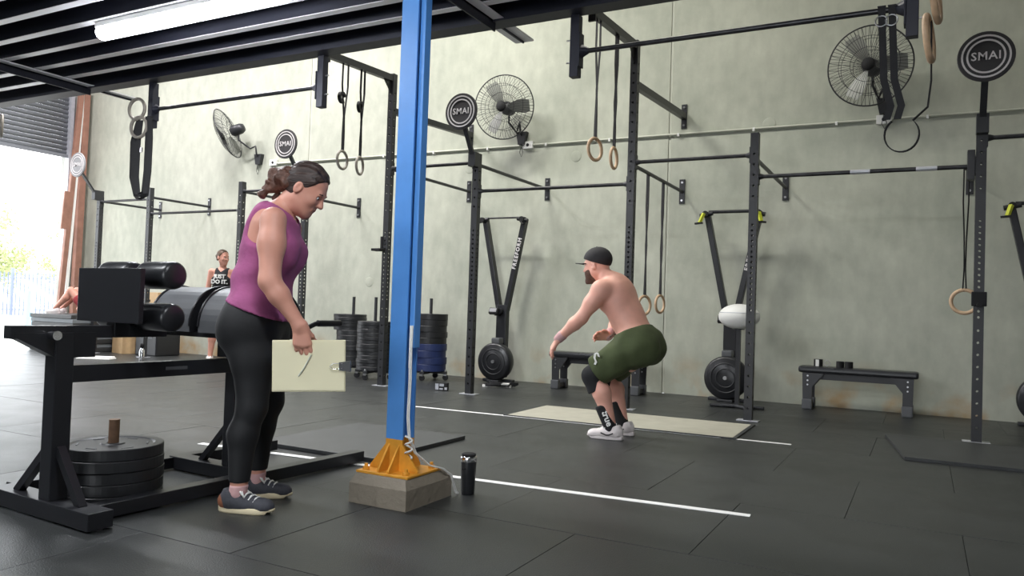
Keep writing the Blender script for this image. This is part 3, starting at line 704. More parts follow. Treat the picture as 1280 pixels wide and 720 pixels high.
ski(-1.965, 'black ski trainer with yellow grips behind the white oval ball', M_yellow)
ski(1.05, 'black ski trainer with yellow grip cut off by the right edge', M_yellow)
# things on the floor near the left ski trainer
t = thing('cable_pile', 'small heap of black and white straps on the floor below the left ski trainer', 'straps', (-4.62, 8.42, 0))
for k in range(4):
    pts = [(.17 * math.cos(a + k) + .02 * k, .10 * math.sin(a * 1.3 + k), .012 + .012 * k) for a in np.linspace(0, 5.2, 18)]
    MB().strip(pts, .03, .01, (0, 0, 1)).build('strap', M_strap if k else M_white, t)
MB().strip([(.02, -.05, .04), (.10, -.06, .05), (.17, -.03, .05)], .045, .015, (0, 1, .3)).build('white_cuff', M_white, t)
t = thing('small_box', 'small black and silver timer box on the floor', 'box', (-4.9, 7.58, 0), R(20))
MB().bb(-.075, .075, -.035, .035, 0, .09, bev=.006).build('case', M_black, t)
for x0, x1, z0, z1 in ((-.07, -.03, .01, .08), (-.02, .03, .05, .08), (.04, .07, .012, .04), (-.02, .02, .012, .03)):
    MB().bb(x0, x1, -.039, -.034, z0, z1).build('front_print', M_galv, t)

# ================================================================== BALL STAND
t = thing('floor_stand', 'thin black floor stand with flat crossed feet in front of the middle ski trainer', 'stand', (-1.73, 8.42, 0))
MB().bb(-.022, .022, -.022, .022, .03, .845).build('pole', M_steel2, t)
for a, L in ((R(8), .28), (R(-35), .22)):
    for s in (-1, 1):
        MB().beam((0, 0, .025), (s * L * math.cos(a), s * L * math.sin(a), .02), .07, .035, bev=.012).build('foot', M_vinyl, t)
MB().cyl((0, 0, .83), (0, 0, .85), .06, n=16).build('cup', M_steel2, t)
b = MB(); pr = [(.001, -.135)] + [(.215 * math.cos(a), .135 * math.sin(a)) for a in np.linspace(-1.45, 1.45, 18)] + [(.001, .135)]
b.lathe(pr, (0, 0, 0), n=40); ball = b.build('oval_ball', M_white); ball.location = (-1.73, 8.42, .968); tag(ball, 'white oval ball resting on the thin black stand', 'ball')
ball.scale = (1, .75, 1)
MB().torus((0, 0, .04), (0, 0, 1), .206, .004, 40, 6).build('seam', M_galv, ball)

# ================================================================== TUMBLER
t = thing('tumbler', 'black insulated tumbler with steel rim standing on the floor', 'tumbler', (-2.08, 3.50, 0), 0)
MB().lathe([(.001, 0), (.033, 0), (.035, .004), (.041, .165), (.041, .172), (.001, .172)], n=32).build('body', M_vinyl, t)
MB().lathe([(.0412, .170), (.0425, .173), (.0425, .192), (.040, .196), (.001, .196)], n=32).build('steel_rim', M_chrome, t)
MB().lathe([(.001, .194), (.036, .196), (.038, .207), (.03, .211), (.001, .211)], n=32).build('lid', M_black, t)

# ================================================================== WEIGHT PLATES
def plate_mesh(r, th, nm, m):
    me = MB().lathe([(.026, 0), (.05, 0), (.055, .006), (r - .05, .006), (r - .04, 0), (r - .003, 0), (r, .003), (r, th - .003), (r - .003, th), (r - .04, th), (r - .05, th - .006), (.055, th - .006), (.05, th), (.026, th), (.026, 0)], n=56, smooth=False, caps=False).mesh(nm)
    me.materials.append(m); return me
PM = {}
def plate(r, th, m):
    k = (r, th, m.name)
    if k not in PM: PM[k] = plate_mesh(r, th, 'bumper_plate', m)
    return PM[k]
def dolly(x, y, ztop, label):
    t = thing('plate_dolly', label, 'dolly', (x, y, 0), R(12), 'plate dollies')
    for a in (0, math.pi / 2):
        MB().box((0, 0, .10), (.50, .06, .035), rz=a, bev=.005).build('cross_arm', M_steel, t)
        for s in (-1, 1):
            p = Vector((s * .235 * math.cos(a), s * .235 * math.sin(a), 0))
            c_ = MB().cyl((p.x, p.y - .012, .038), (p.x, p.y + .012, .038), .037, n=16).build('caster', M_black, t)
            MB().bb(p.x - .02, p.x + .02, p.y - .018, p.y + .018, .06, .085).build('caster_fork', M_bolt, c_); MB().cyl((p.x, p.y, .118), (p.x, p.y, .14), .014, n=8).build('caster_nut', M_bolt, c_)
    MB().cyl((0, 0, .1), (0, 0, ztop), .021, n=14).build('pin', M_steel, t)
def stack(x, y, seq, what, group, z0=.12, jit=.006):
    z = z0; n = len(seq); nm = {0: 'lowest', n - 1: 'topmost'}
    words = ['lowest', 'second', 'third', 'fourth', 'fifth', 'sixth', 'seventh', 'eighth', 'ninth', 'tenth', 'eleventh', 'twelfth', 'thirteenth', 'fourteenth']
    for i, (r, th, m, cl) in enumerate(seq):
        o = link_mesh('bumper_plate', plate(r, th, m), None, (x + random.uniform(-jit, jit), y + random.uniform(-jit, jit), z), (0, 0, random.random()))
        w = 'topmost' if i == n - 1 else ('lowest' if i == 0 else words[i] + ' from the bottom')
        tag(o, '%s bumper plate, %s in %s' % (cl, w, what), 'weight plate', group); z += th + .0012
dolly(-6.97, 8.47, 1.06, 'plate dolly under the leftmost plate stack'); dolly(-6.30, 8.10, 1.06, 'plate dolly under the plate stack left of the column'); dolly(-5.76, 8.58, 1.07, 'plate dolly under the blue and black plate stack')
K = 'black'
stack(-6.97, 8.47, [(.225, .068, M_plate, K)] * 7 + [(.225, .042, M_plate, K)] * 5, 'the leftmost tall stack', 'plates in the leftmost stack')
for o in [q for q in COL.objects if q.get('group') == 'plates in the leftmost stack'][7:]: o.location.x -= .05
stack(-6.30, 8.10, [(.225, .047, M_plate, K)] * 13, 'the stack left of the blue column', 'plates in the stack left of the column')
stack(-5.76, 8.58, [(.225, .088, M_plateb, 'dark blue')] * 4 + [(.225, .077, M_plate, K)] * 5, 'the stack right of the blue column', 'plates in the stack right of the column')

# ================================================================== GHD BENCH (foreground left)
G = thing('hyperextension_bench', 'black back-extension bench with rollers, foot plate and half-round hip pads', 'exercise machine', (-3.33, 2.08, 0), R(-3))
def gp(nm, m, parent=G, **k): pass
MB().bb(-.42, .36, -.055, .055, .006, .078, bev=.004).build('front_foot', M_steel2, G)
MB().bb(-.47, .20, .90, 1.0, .006, .075, bev=.004).build('rear_foot', M_steel2, G)
MB().bb(.16, .235, .055, 1.74, .008, .07, bev=.004).build('base_rail', M_steel2, G)
MB().bb(-.50, -.43, .055, 1.66, .008, .07, bev=.004).build('base_rail', M_steel2, G)
for x, y in ((.33, 0), (-.40, 0), (-.44, .95)):
    MB().cyl((x, y, 0), (x, y, .01), .03, n=12).build('rubber_pad', M_black, G)
MB().bb(-.042, .042, -.04, .04, .075, .80, bev=.004).build('front_upright', M_steel2, G)
MB().bb(-.04, .04, .91, .99, .075, .72, bev=.004).build('rear_upright', M_steel2, G)
MB().beam((-.035, 0, .30), (-.28, 0, .07), .035, .035).build('brace', M_steel2, G)
MB().beam((.035, 0, .30), (.22, 0, .07), .035, .035).build('brace', M_steel2, G)
MB().beam((-.03, .95, .30), (-.25, .95, .07), .035, .03).build('brace', M_steel2, G)
MB().bb(-.03, .03, .04, .91, .58, .655, bev=.003).build('cross_rail', M_steel2, G)
MB().bb(-.028, .028, -.22, .50, .775, .83, bev=.003).build('slide_arm', M_steel2, G)
MB().prism([(-.20, .78), (-.20, .80), (.14, .80), (.14, .69), (-.03, .69)], -.032, .032, M=YZ).build('head_plate', M_steel2, G)
k = MB().cyl((.035, -.06, .79), (.085, -.06, .79), .02, n=14).cyl((.03, -.06, .79), (.05, -.06, .79), .011, n=10).build('pull_pin', M_chrome, G)
MB().bb(.031, .033, .50, .62, .612, .628).build('maker_mark', M_vinylg, G)
MB().bb(-.235, .245, .20, .225, .845, 1.095, bev=.004).build('foot_plate', M_steel2, G)
MB().bb(-.035, .035, .225, .30, .78, 1.09, bev=.004).build('roller_post', M_steel2, G)
for z in (1.07, .875):
    for s in (-1, 1):
        MB().lathe([(.001, -.115), (.05, -.115), (.062, -.105), (.065, -.09), (.065, .09), (.062, .105), (.05, .115), (.001, .115)], (.005 + s * .155, .36, z), (1, 0, 0), 28).build('roller', M_vinyl, G)
    MB().cyl((-.26, .36, z), (.26, .36, z), .015, n=10).build('roller_axle', M_bolt, G)
    MB().bb(-.03, .03, .27, .40, z - .02, z + .02).build('axle_bracket', M_steel2, G)
# hip pads
for s in (-1, 1):
    prof = [(.19 * math.cos(a), .205 * math.sin(a)) for a in np.linspace(0, math.pi, 22)] + [(-.19, -.03), (.19, -.03)]
    x0, x1 = (-.37, -.035) if s < 0 else (.035, .37)
    ob = MB().prism(prof, x0, x1, M=YZ, c=(0, .86, .825)); ob.build('hip_pad', M_vinylg, G)
    prof2 = [(.192 * math.cos(a), .207 * math.sin(a)) for a in np.linspace(0, math.pi, 22)]
    for xx in (x0, x1): MB().tube([(xx, .86 + p, .825 + q) for p, q in prof2], .007, n=6).build('pad_piping', M_vinyl, G)
    for xe in ((x0 - .004, x0), (x1, x1 + .004)):
        MB().prism(prof, xe[0], xe[1], M=YZ, c=(0, .86, .825)).build('pad_end', M_vinyl, G)
MB().bb(-.34, .34, .70, 1.02, .77, .797).build('pad_board', M_steel2, G)
MB().bb(-.05, .05, .86, 1.04, .66, .775).build('pad_mount', M_steel2, G)
for s in (-.2, .2):
    MB().tube([(s, 1.0, .74), (s, 1.2, .80), (s, 1.32, .845), (s, 1.36, .848)], .014, n=10).build('handle_tube', M_steel2, G)
    MB().cyl((s, 1.34, .848), (s, 1.52, .848), .019, n=12).build('hand_grip', M_vinyl, G)
MB().bb(-.2, .2, .99, 1.03, .72, .76).build('handle_cross', M_steel2, G)
# plates stored on the pin
pw = ['lowest', 'second', 'third', 'fourth', 'top']
for i in range(5):
    o = link_mesh('bumper_plate', plate(.225, .052, M_plate), None, (-3.405 + random.uniform(-.004, .004), 2.41 + random.uniform(-.004, .004), .002 + i * .0535), (0, 0, i))
    tag(o, 'black bumper plate lying inside the bench frame, %s of five' % pw[i], 'weight plate', 'plates inside the bench frame')
    if i == 4:
        for a in range(6):
            b = MB().box((.15 * math.cos(a * 1.047), .15 * math.sin(a * 1.047), .047), (.05, .008, .004), rz=a * 1.047 + 1.57); b.build('raised_mark', M_vinylg, o)
pin = MB().cyl((0, 0, 0), (0, 0, .375), .024, n=18).build('loading_pin', M_rust); pin.location = (-3.405, 2.41, .003); tag(pin, 'brown rusty upright pipe through the plates in the bench frame', 'pipe')

# ================================================================== LEFT BACKGROUND
def soft_box(nm, c, d, rz, m, label, cat, strap=None):
    t = thing(nm, label, cat, c, rz)
    MB().box((0, 0, d[2] / 2), d, bev=.02 if m is not M_ply else .003).build('body', m, t)
    return t
t = soft_box('plyo_box', (-11.86, 8.66, 0), (.42, .5, .62), R(-14), M_ply, 'birch plywood jump box on the floor behind the bench rail', 'box')
MB().box((0, -.252, .42), (.12, .006, .035), bev=.002).build('hand_hole', M_black, t)
t = soft_box('plyo_box', (-11.22, 8.66, 0), (.52, .46, .62), 0, M_vinyl, 'big black soft jump box with grey print, right of the plywood box', 'box')
for z, w in ((.38, .3), (.28, .22), (.45, .12)): MB().bb(-w / 2 + .05, w / 2 + .05, -.234, -.230, z, z + .04).build('printed_mark', M_vinylg, t)
t = soft_box('plyo_box', (-11.28, 8.62, .62), (.46, .30, .42), R(3), M_ply, 'birch plywood jump box standing on the black soft box', 'box')
MB().box((0, -.152, .28), (.12, .006, .035), bev=.002).build('hand_hole', M_black, t)
# mats stacked by the door
lv = ['lowest', 'second', 'third', 'fourth', 'fifth', 'sixth', 'seventh', 'eighth', 'topmost']
for i in range(9):
    m = MB().box((0, 0, .034), (1.15, 1.0, .066), bev=.008).build('gym_mat', M_greymat if i % 2 else M_mat)
    m.location = (-12.86 + random.uniform(-.02, .02), 8.35 + random.uniform(-.02, .02), .002 + i * .069); tag(m, '%s rubber gym mat in the stack by the roller door, %s' % ('grey' if i % 2 else 'black', lv[i]), 'mat', 'mats stacked by the door')

t = thing('drink_bottle', 'small steel drink bottle on the floor beside the left rig', 'bottle', (-10.35, 7.72, 0))
MB().lathe([(.001, 0), (.036, 0), (.038, .01), (.038, .15), (.022, .185), (.022, .2), (.001, .2)], n=20).build('body', M_chrome, t)
MB().lathe([(.001, .2), (.03, .2), (.03, .25), (.025, .26), (.001, .26)], n=16).build('cap', M_black, t)
t = thing('towel', 'folded white towel lying on the floor by the left rig', 'towel', (-10.95, 7.4, 0), R(30))
MB().box((0, 0, .012), (.5, .22, .024), bev=.01).build('fold', M_white, t); MB().box((.05, .01, .034), (.36, .2, .02), bev=.009).build('fold', M_white, t)
# ================================================================== OUTSIDE
ex = MB().bb(-60, XL - .2, -25, 45, -.3, -.02).build('forecourt_ground', M_street); tag(ex, 'sunlit concrete forecourt outside', kind='structure')
fa, fb = Vector((-35.6, 17.3, 0)), Vector((-30.6, 20.0, 0)); fd = (fb - fa).normalized()
F = thing('picket_fence', 'grey-blue steel picket fence outside beyond the door', 'fence', fa)
pk = MB().bb(-.02, .02, -.02, .02, 0, 1.78).mesh('picket'); pk.materials.append(M_fence)
nn = int((fb - fa).length / .17)
for i in range(nn): link_mesh('picket', pk, F, fd * (.17 * i))
for z in (.25, 1.55): MB().beam(Vector((0, 0, z)), fd * (fb - fa).length + Vector((0, 0, z)), .04, .05).build('rail', M_fence, F)
for i in (0, nn // 2, nn - 1): MB().bb(fd.x * .17 * i - .05, fd.x * .17 * i + .05, fd.y * .17 * i - .05, fd.y * .17 * i + .05, 0, 1.95).build('post', M_fence, F)
o = MB().cyl((0, 0, -.02), (0, 0, 1.0), .095, n=16).lathe([(.095, 1.0), (.08, 1.05), (.001, 1.07)], n=16).build('bollard', M_bluepost); o.location = (-21.48, 12.5, 0); tag(o, 'pale blue bollard outside the roller door', 'bollard')
sg = thing('sign_post', 'thin framed sign on a post outside by the fence', 'sign', (-30.2, 19.2, 0))
MB().cyl((0, 0, 0), (0, 0, 3.4), .035, n=8).build('post', M_fence, sg)
MB().box((-.3, -.2, 2.6), (.9, .05, 1.0), rz=R(28)).build('panel', M_white, sg)
def tree(x, y, h, rad, label, seed):
    t = thing('tree', label, 'tree', (x, y, 0), 0, 'trees outside')
    rr = np.random.default_rng(seed)
    tr = MB().tube([(0, 0, -.05), (.1, .05, h * .3), (.0, .1, h * .55)], [.16, .12, .07], n=8)
    for k in range(7):
        a = k * .9; tr.tube([(.05, .06, h * (.3 + .03 * k)), (rad * .4 * math.cos(a), rad * .4 * math.sin(a), h * .55), (rad * .8 * math.cos(a), rad * .8 * math.sin(a), h * (.62 + .05 * (k % 3)))], [.05, .035, .012], n=5)
    tr.build('trunk', M_bark, t)
    n = 2600; v = []; f = []
    d = rr.normal(size=(n, 3)); d /= np.linalg.norm(d, axis=1)[:, None]; cl = rr.normal(size=(24, 3)) * np.array([rad * .5, rad * .5, h * .16]) + np.array([0, 0, h * .68])
    P = cl[rr.integers(0, 24, n)] + d * (rr.random(n) ** .5 * rad * .42)[:, None]
    for i in range(n):
        a = Vector(rr.normal(size=3)).normalized(); b = a.orthogonal().normalized(); s = .09 + .06 * rr.random(); p = Vector(P[i])
        k = len(v); v += [tuple(p - a * s), tuple(p + b * s * .5), tuple(p + a * s), tuple(p - b * s * .5)]; f.append((k, k + 1, k + 2, k + 3))
    tag(MB().add(v, f).build('foliage', M_leaf, t), kind='stuff')
tree(-38.5, 18.0, 5.2, 2.2, 'pale green tree outside left of the sign', 3)
tree(-36.5, 24.2, 4.6, 1.9, 'pale green tree outside behind the sign', 5)
tree(-46, 24, 3.6, 2.0, 'low bushy tree outside behind the fence', 9)
# ================================================================== PEOPLE
# A figure is grown as one distance field from tapered, smoothly blended limbs and turned into one surface.
def V(*a): return np.array(a, float)
class Field:
    def __init__(s, lo, hi, h):
        s.lo = np.array(lo, float); s.h = h; s.n = np.ceil((np.array(hi) - s.lo) / h).astype(int) + 1
        s.a = np.full(tuple(s.n), .4)
        s.ax = [s.lo[i] + h * np.arange(s.n[i]) for i in range(3)]
    def block(s, lo, hi):
        i0 = np.clip(np.floor((lo - s.lo) / s.h).astype(int), 0, s.n); i1 = np.clip(np.ceil((hi - s.lo) / s.h).astype(int) + 1, 0, s.n)
        if (i1 <= i0).any(): return None, None
        sl = tuple(slice(a, b) for a, b in zip(i0, i1))
        P = np.stack(np.meshgrid(*[s.ax[i][sl[i]] for i in range(3)], indexing='ij'), -1)
        return sl, P
    def put(s, sl, d, k, sub=False):
        a = s.a[sl]
        if sub:
            d = -d; hh = np.maximum(k - np.abs(a - d), 0) / k; s.a[sl] = np.maximum(a, d) + hh * hh * k * .25
        else:
            hh = np.maximum(k - np.abs(a - d), 0) / k; s.a[sl] = np.minimum(a, d) - hh * hh * k * .25
    def prim(s, p, inf=0.0):
        t = p[0]; M = .10
        if t == 'c' or t == 'ec':
            if t == 'c': _, a, b, ra, rb, k = p; fr = None
            else: _, a, b, ra, rb, fr, ratio, k = p
            a = np.array(a, float); b = np.array(b, float); ra += inf; rb += inf; r = max(ra, rb) * 1.02 + M
            sl, P = s.block(np.minimum(a, b) - r, np.maximum(a, b) + r)
            if sl is None: return
            q = P - a; ab = b - a
            if fr is not None:
                fr = np.array(fr, float); fr /= np.linalg.norm(fr); g = 1 / ratio - 1
                q = q + (q @ fr)[..., None] * g * fr; ab = ab + (ab @ fr) * g * fr
            L2 = ab @ ab; h = np.clip((q @ ab) / L2, 0, 1)
            d = np.linalg.norm(q - h[..., None] * ab, axis=-1) - (ra + (rb - ra) * h)
            if fr is not None: d = np.where(d > 0, d * ratio, d * ratio)
            s.put(sl, d, k)
        elif t in ('e', 'se'):
            _, c, r, Q, k = p; c = np.array(c, float); r = np.array(r, float) + (inf if t == 'e' else -inf); m = r.max() + M
            sl, P = s.block(c - m, c + m)
            if sl is None: return
            q = P - c
            if Q is not None: q = q @ np.array(Q)
            k0 = np.linalg.norm(q / r, axis=-1); k1 = np.linalg.norm(q / (r * r), axis=-1) + 1e-9
            s.put(sl, k0 * (k0 - 1) / k1, k, t == 'se')
    def cut(s, fn):
        P = np.stack(np.meshgrid(*s.ax, indexing='ij'), -1); s.a = np.maximum(s.a, fn(P[..., 0], P[..., 1], P[..., 2]))
    def warp(s, fn):
        P = np.stack(np.meshgrid(*s.ax, indexing='ij'), -1); s.a = s.a + fn(P[..., 0], P[..., 1], P[..., 2])
    def surf(s):
        a = s.a.copy(); a[0] = a[-1] = .1; a[:, 0] = a[:, -1] = .1; a[:, :, 0] = a[:, :, -1] = .1
        neg = a < 0; nx, ny, nz = a.shape
        acc = np.zeros((nx - 1, ny - 1, nz - 1, 3)); cnt = np.zeros((nx - 1, ny - 1, nz - 1))
        for ax in range(3):
            o = [i for i in range(3) if i != ax]
            s0 = [slice(None)] * 3; s1 = [slice(None)] * 3; s0[ax] = slice(0, -1); s1[ax] = slice(1, None)
            A = a[tuple(s0)]; B = a[tuple(s1)]; X = (A < 0) != (B < 0)
            t = np.where(X, A / np.where(X, A - B, 1), 0)
            for d0 in (0, 1):
                for d1 in (0, 1):
                    sl = [slice(None)] * 3; sl[o[0]] = slice(d0, d0 + a.shape[o[0]] - 1); sl[o[1]] = slice(d1, d1 + a.shape[o[1]] - 1)
                    xx = X[tuple(sl)]; tt = t[tuple(sl)]
                    cnt += xx
                    acc[..., ax] += tt; acc[..., o[0]] += d0 * xx; acc[..., o[1]] += d1 * xx
        act = cnt > 0; idx = -np.ones(cnt.shape, int); idx[act] = np.arange(act.sum())
        ii = np.argwhere(act); v = (ii + acc[act] / cnt[act][:, None]) * s.h + s.lo
        fs = []
        for ax in range(3):
            o1, o2 = (ax + 1) % 3, (ax + 2) % 3
            s0 = [slice(None)] * 3; s1 = [slice(None)] * 3; s0[ax] = slice(0, -1); s1[ax] = slice(1, None)
            A = neg[tuple(s0)]; B = neg[tuple(s1)]; E = np.argwhere(A != B)
            if not len(E): continue
            E = E[(E[:, o1] > 0) & (E[:, o2] > 0) & (E[:, o1] < a.shape[o1] - 1) & (E[:, o2] < a.shape[o2] - 1)]
            fl_ = A[tuple(E.T)]
            def cell(d1, d2):
                q = E.copy(); q[:, o1] -= d1; q[:, o2] -= d2; return idx[tuple(q.T)]
            q = np.stack([cell(1, 1), cell(0, 1), cell(0, 0), cell(1, 0)], 1)
            q[~fl_] = q[~fl_][:, ::-1]; fs.append(q)
        return v, np.concatenate(fs)

def grow(prims, h, inf=0.0, cuts=(), warps=(), lo=None, hi=None, smooth=1):
    pts = []
    for p in prims:
        if p[0] in ('c', 'ec'): r = max(p[3], p[4]) + inf + .03; pts += [np.array(p[1], float) - r, np.array(p[1], float) + r, np.array(p[2], float) - r, np.array(p[2], float) + r]
        elif p[0] == 'e': r = max(p[2]) + inf + .03; pts += [np.array(p[1], float) - r, np.array(p[1], float) + r]
    pts = np.array(pts); F = Field(pts.min(0) if lo is None else lo, pts.max(0) if hi is None else hi, h)
    for p in prims: F.prim(p, inf)
    for w in warps: F.warp(w)
    for c in cuts: F.cut(c)
    v, f = F.surf()
    for _ in range(smooth):   # light Laplacian pass
        s = np.zeros_like(v); n = np.zeros(len(v))
        for a, b in ((0, 1), (1, 2), (2, 3), (3, 0)):
            np.add.at(s, f[:, a], v[f[:, b]]); np.add.at(s, f[:, b], v[f[:, a]]); np.add.at(n, f[:, a], 1); np.add.at(n, f[:, b], 1)
        v = v * .5 + .5 * s / np.maximum(n, 1)[:, None]
    return v, f
def put_mesh(name, parts, m, parent):
    vs = []; fs = []; o = 0
    for v, f in parts: vs.append(v); fs.append(f + o); o += len(v)
    v = np.concatenate(vs); f = np.concatenate(fs)
    me = bpy.data.meshes.new(name); me.from_pydata(v.tolist(), [], f.tolist()); me.polygons.foreach_set('use_smooth', [True] * len(f)); me.update()
    me.materials.append(m); ob = bpy.data.objects.new(name, me); COL.objects.link(ob); ob.parent = parent; return ob

def frame(yaw=0, pitch=0, roll=0):
    """columns: forward, left, up of a head that is yawed left, pitched down"""
    cy, sy, cp, sp = math.cos(yaw), math.sin(yaw), math.cos(pitch), math.sin(pitch)
    f = V(cy * cp, sy * cp, -sp); l = V(-sy, cy, 0); u = np.cross(f, l)
    if roll: l2 = l * math.cos(roll) + u * math.sin(roll); u = -l * math.sin(roll) + u * math.cos(roll); l = l2
    return np.stack([f, l, u], 1)
def head_prims(c, Q, s=1.0, male=False):
    c = np.array(c, float)
    T = lambda f, l, u: c + s * (Q @ V(f, l, u))
    j = 1.12 if male else 1.0
    P = [('e', T(-.012, 0, .034), V(.096, .076, .086) * s, Q, .02), ('e', T(.030, 0, -.03), V(.058, .060 * j, .082) * s, Q, .03),
         ('c', T(.02, 0, -.075), T(.062, 0, -.098), .044 * s * j, .022 * s * j, .03), ('c', T(.0, .042, -.05), T(.05, .018, -.09), .024 * s * j, .018 * s * j, .03), ('c', T(.0, -.042, -.05), T(.05, -.018, -.09), .024 * s * j, .018 * s * j, .03),
         ('c', T(.076, .03, .018), T(.076, -.03, .018), .013 * s, .013 * s, .02),
         ('c', T(.086, 0, .008), T(.104, 0, -.028), .008 * s, .012 * s, .012), ('e', T(.094, .011, -.032), V(.01, .008, .008) * s, Q, .008), ('e', T(.094, -.011, -.032), V(.01, .008, .008) * s, Q, .008),
         ('e', T(.062, .036, -.022), V(.022, .02, .02) * s, Q, .025), ('e', T(.062, -.036, -.022), V(.022, .02, .02) * s, Q, .025),
         ('c', T(.079, .016, -.058), T(.079, -.016, -.058), .009 * s, .009 * s, .01), ('c', T(.076, .013, -.068), T(.076, -.013, -.068), .008 * s, .008 * s, .006)]
    for sd in (1, -1):
        P.append(('se', T(.094, sd * .031, .0), V(.016, .017, .011) * s, Q, .012))
        P.append(('e', T(-.012, sd * .078, -.006), V(.020, .010, .031) * s, Q, .008)); P.append(('se', T(-.006, sd * .088, -.002), V(.010, .008, .016) * s, Q, .006))
    return P, T
def face_bits(parent, T, Q, s, m_brow, lips=True):
    for sd in (1, -1):
        b = MB().lathe([(.001, -.011)] + [(.011 * math.cos(a), .011 * math.sin(a)) for a in np.linspace(-1.4, 1.4, 10)] + [(.001, .011)], T(.073, sd * .031, .0), n=14); b.build('eye', M_white, parent)
        MB().lathe([(.001, -.006), (.0045, -.004), (.006, 0), (.0045, .004), (.001, .006)], T(.0795, sd * .031, -.001), n=10).build('iris', M_eye, parent)
        MB().tube([T(.086, sd * .014, .020), T(.088, sd * .03, .025), T(.080, sd * .046, .021)], [.003, .004, .002], n=6).build('eyebrow', m_brow, parent)
    if lips:
        MB().tube([T(.076, .022, -.062), T(.0865, .008, -.0595), T(.0865, -.008, -.0595), T(.076, -.022, -.062)], [.002, .005, .005, .002], n=6).build('lip', M_lip, parent)
        MB().tube([T(.075, .018, -.066), T(.083, 0, -.069), T(.075, -.018, -.066)], [.002, .0055, .002], n=6).build('lip', M_lip, parent)
def hand_prims(w, d, n, t, curls, L=1.0, thumb=(.6, .25), spread=.06):
    """w wrist, d towards fingers, n palm normal (fingers curl to it), t thumb side"""
    w, d, n, t = [np.array(x, float) for x in (w, d, n, t)]
    d /= np.linalg.norm(d); n = n - d * (n @ d); n /= np.linalg.norm(n); t = t - d * (t @ d) - n * (t @ n); t /= np.linalg.norm(t)
    P = []
    kn = [w + d * (.088 * L) + t * (o * L) + d * e * L for o, e in ((.030, -.002), (.010, .003), (-.011, 0), (-.030, -.010))]
    for i, k in enumerate(kn): P.append(('c', w + t * (.022 - .0145 * i) * L * .8, k, .0165 * L, .0135 * L, .016))
    for i, (k, ln) in enumerate(zip(kn, (.074, .083, .077, .060))):
        p = k; c = curls[i] if isinstance(curls, (list, tuple)) else curls; ang = .0; dv = d + t * spread * (1.5 - i) / 1.5; dv /= np.linalg.norm(dv)
        for j, fr in enumerate((.45, .31, .24)):
            ang += c * (.75, 1.0, .7)[j]
            q = p + (dv * math.cos(ang) + n * math.sin(ang)) * ln * fr * L
            P.append(('c', p, q, (.0098, .0090, .0082)[j] * L, (.0092, .0083, .0068)[j] * L, .005)); p = q
    p = w + d * .022 * L + t * .026 * L
    a1, a2 = thumb
    dirs = [d * .75 + t * a1 + n * a2, d * .95 + t * a1 * .5 + n * a2 * 1.6, d * 1.0 + t * a1 * .15 + n * a2 * 2]
    for j, ln in enumerate((.042, .034, .028)):
        u = dirs[j] / np.linalg.norm(dirs[j]); q = p + u * ln * L
        P.append(('c', p, q, (.0150, .0108, .0098)[j] * L, (.0112, .0100, .0075)[j] * L, .010)); p = q
    return P
def limb(a, b, r0, r1, k=.03, mid=None, bulge=None):
    a = np.array(a, float); b = np.array(b, float)
    if bulge is None: return [('c', a, b, r0, r1, k)]
    f, r, off = bulge; m = a + (b - a) * f + np.array(off, float)
    return [('c', a, m, r0, r, k), ('c', m, b, r, r1, k)]
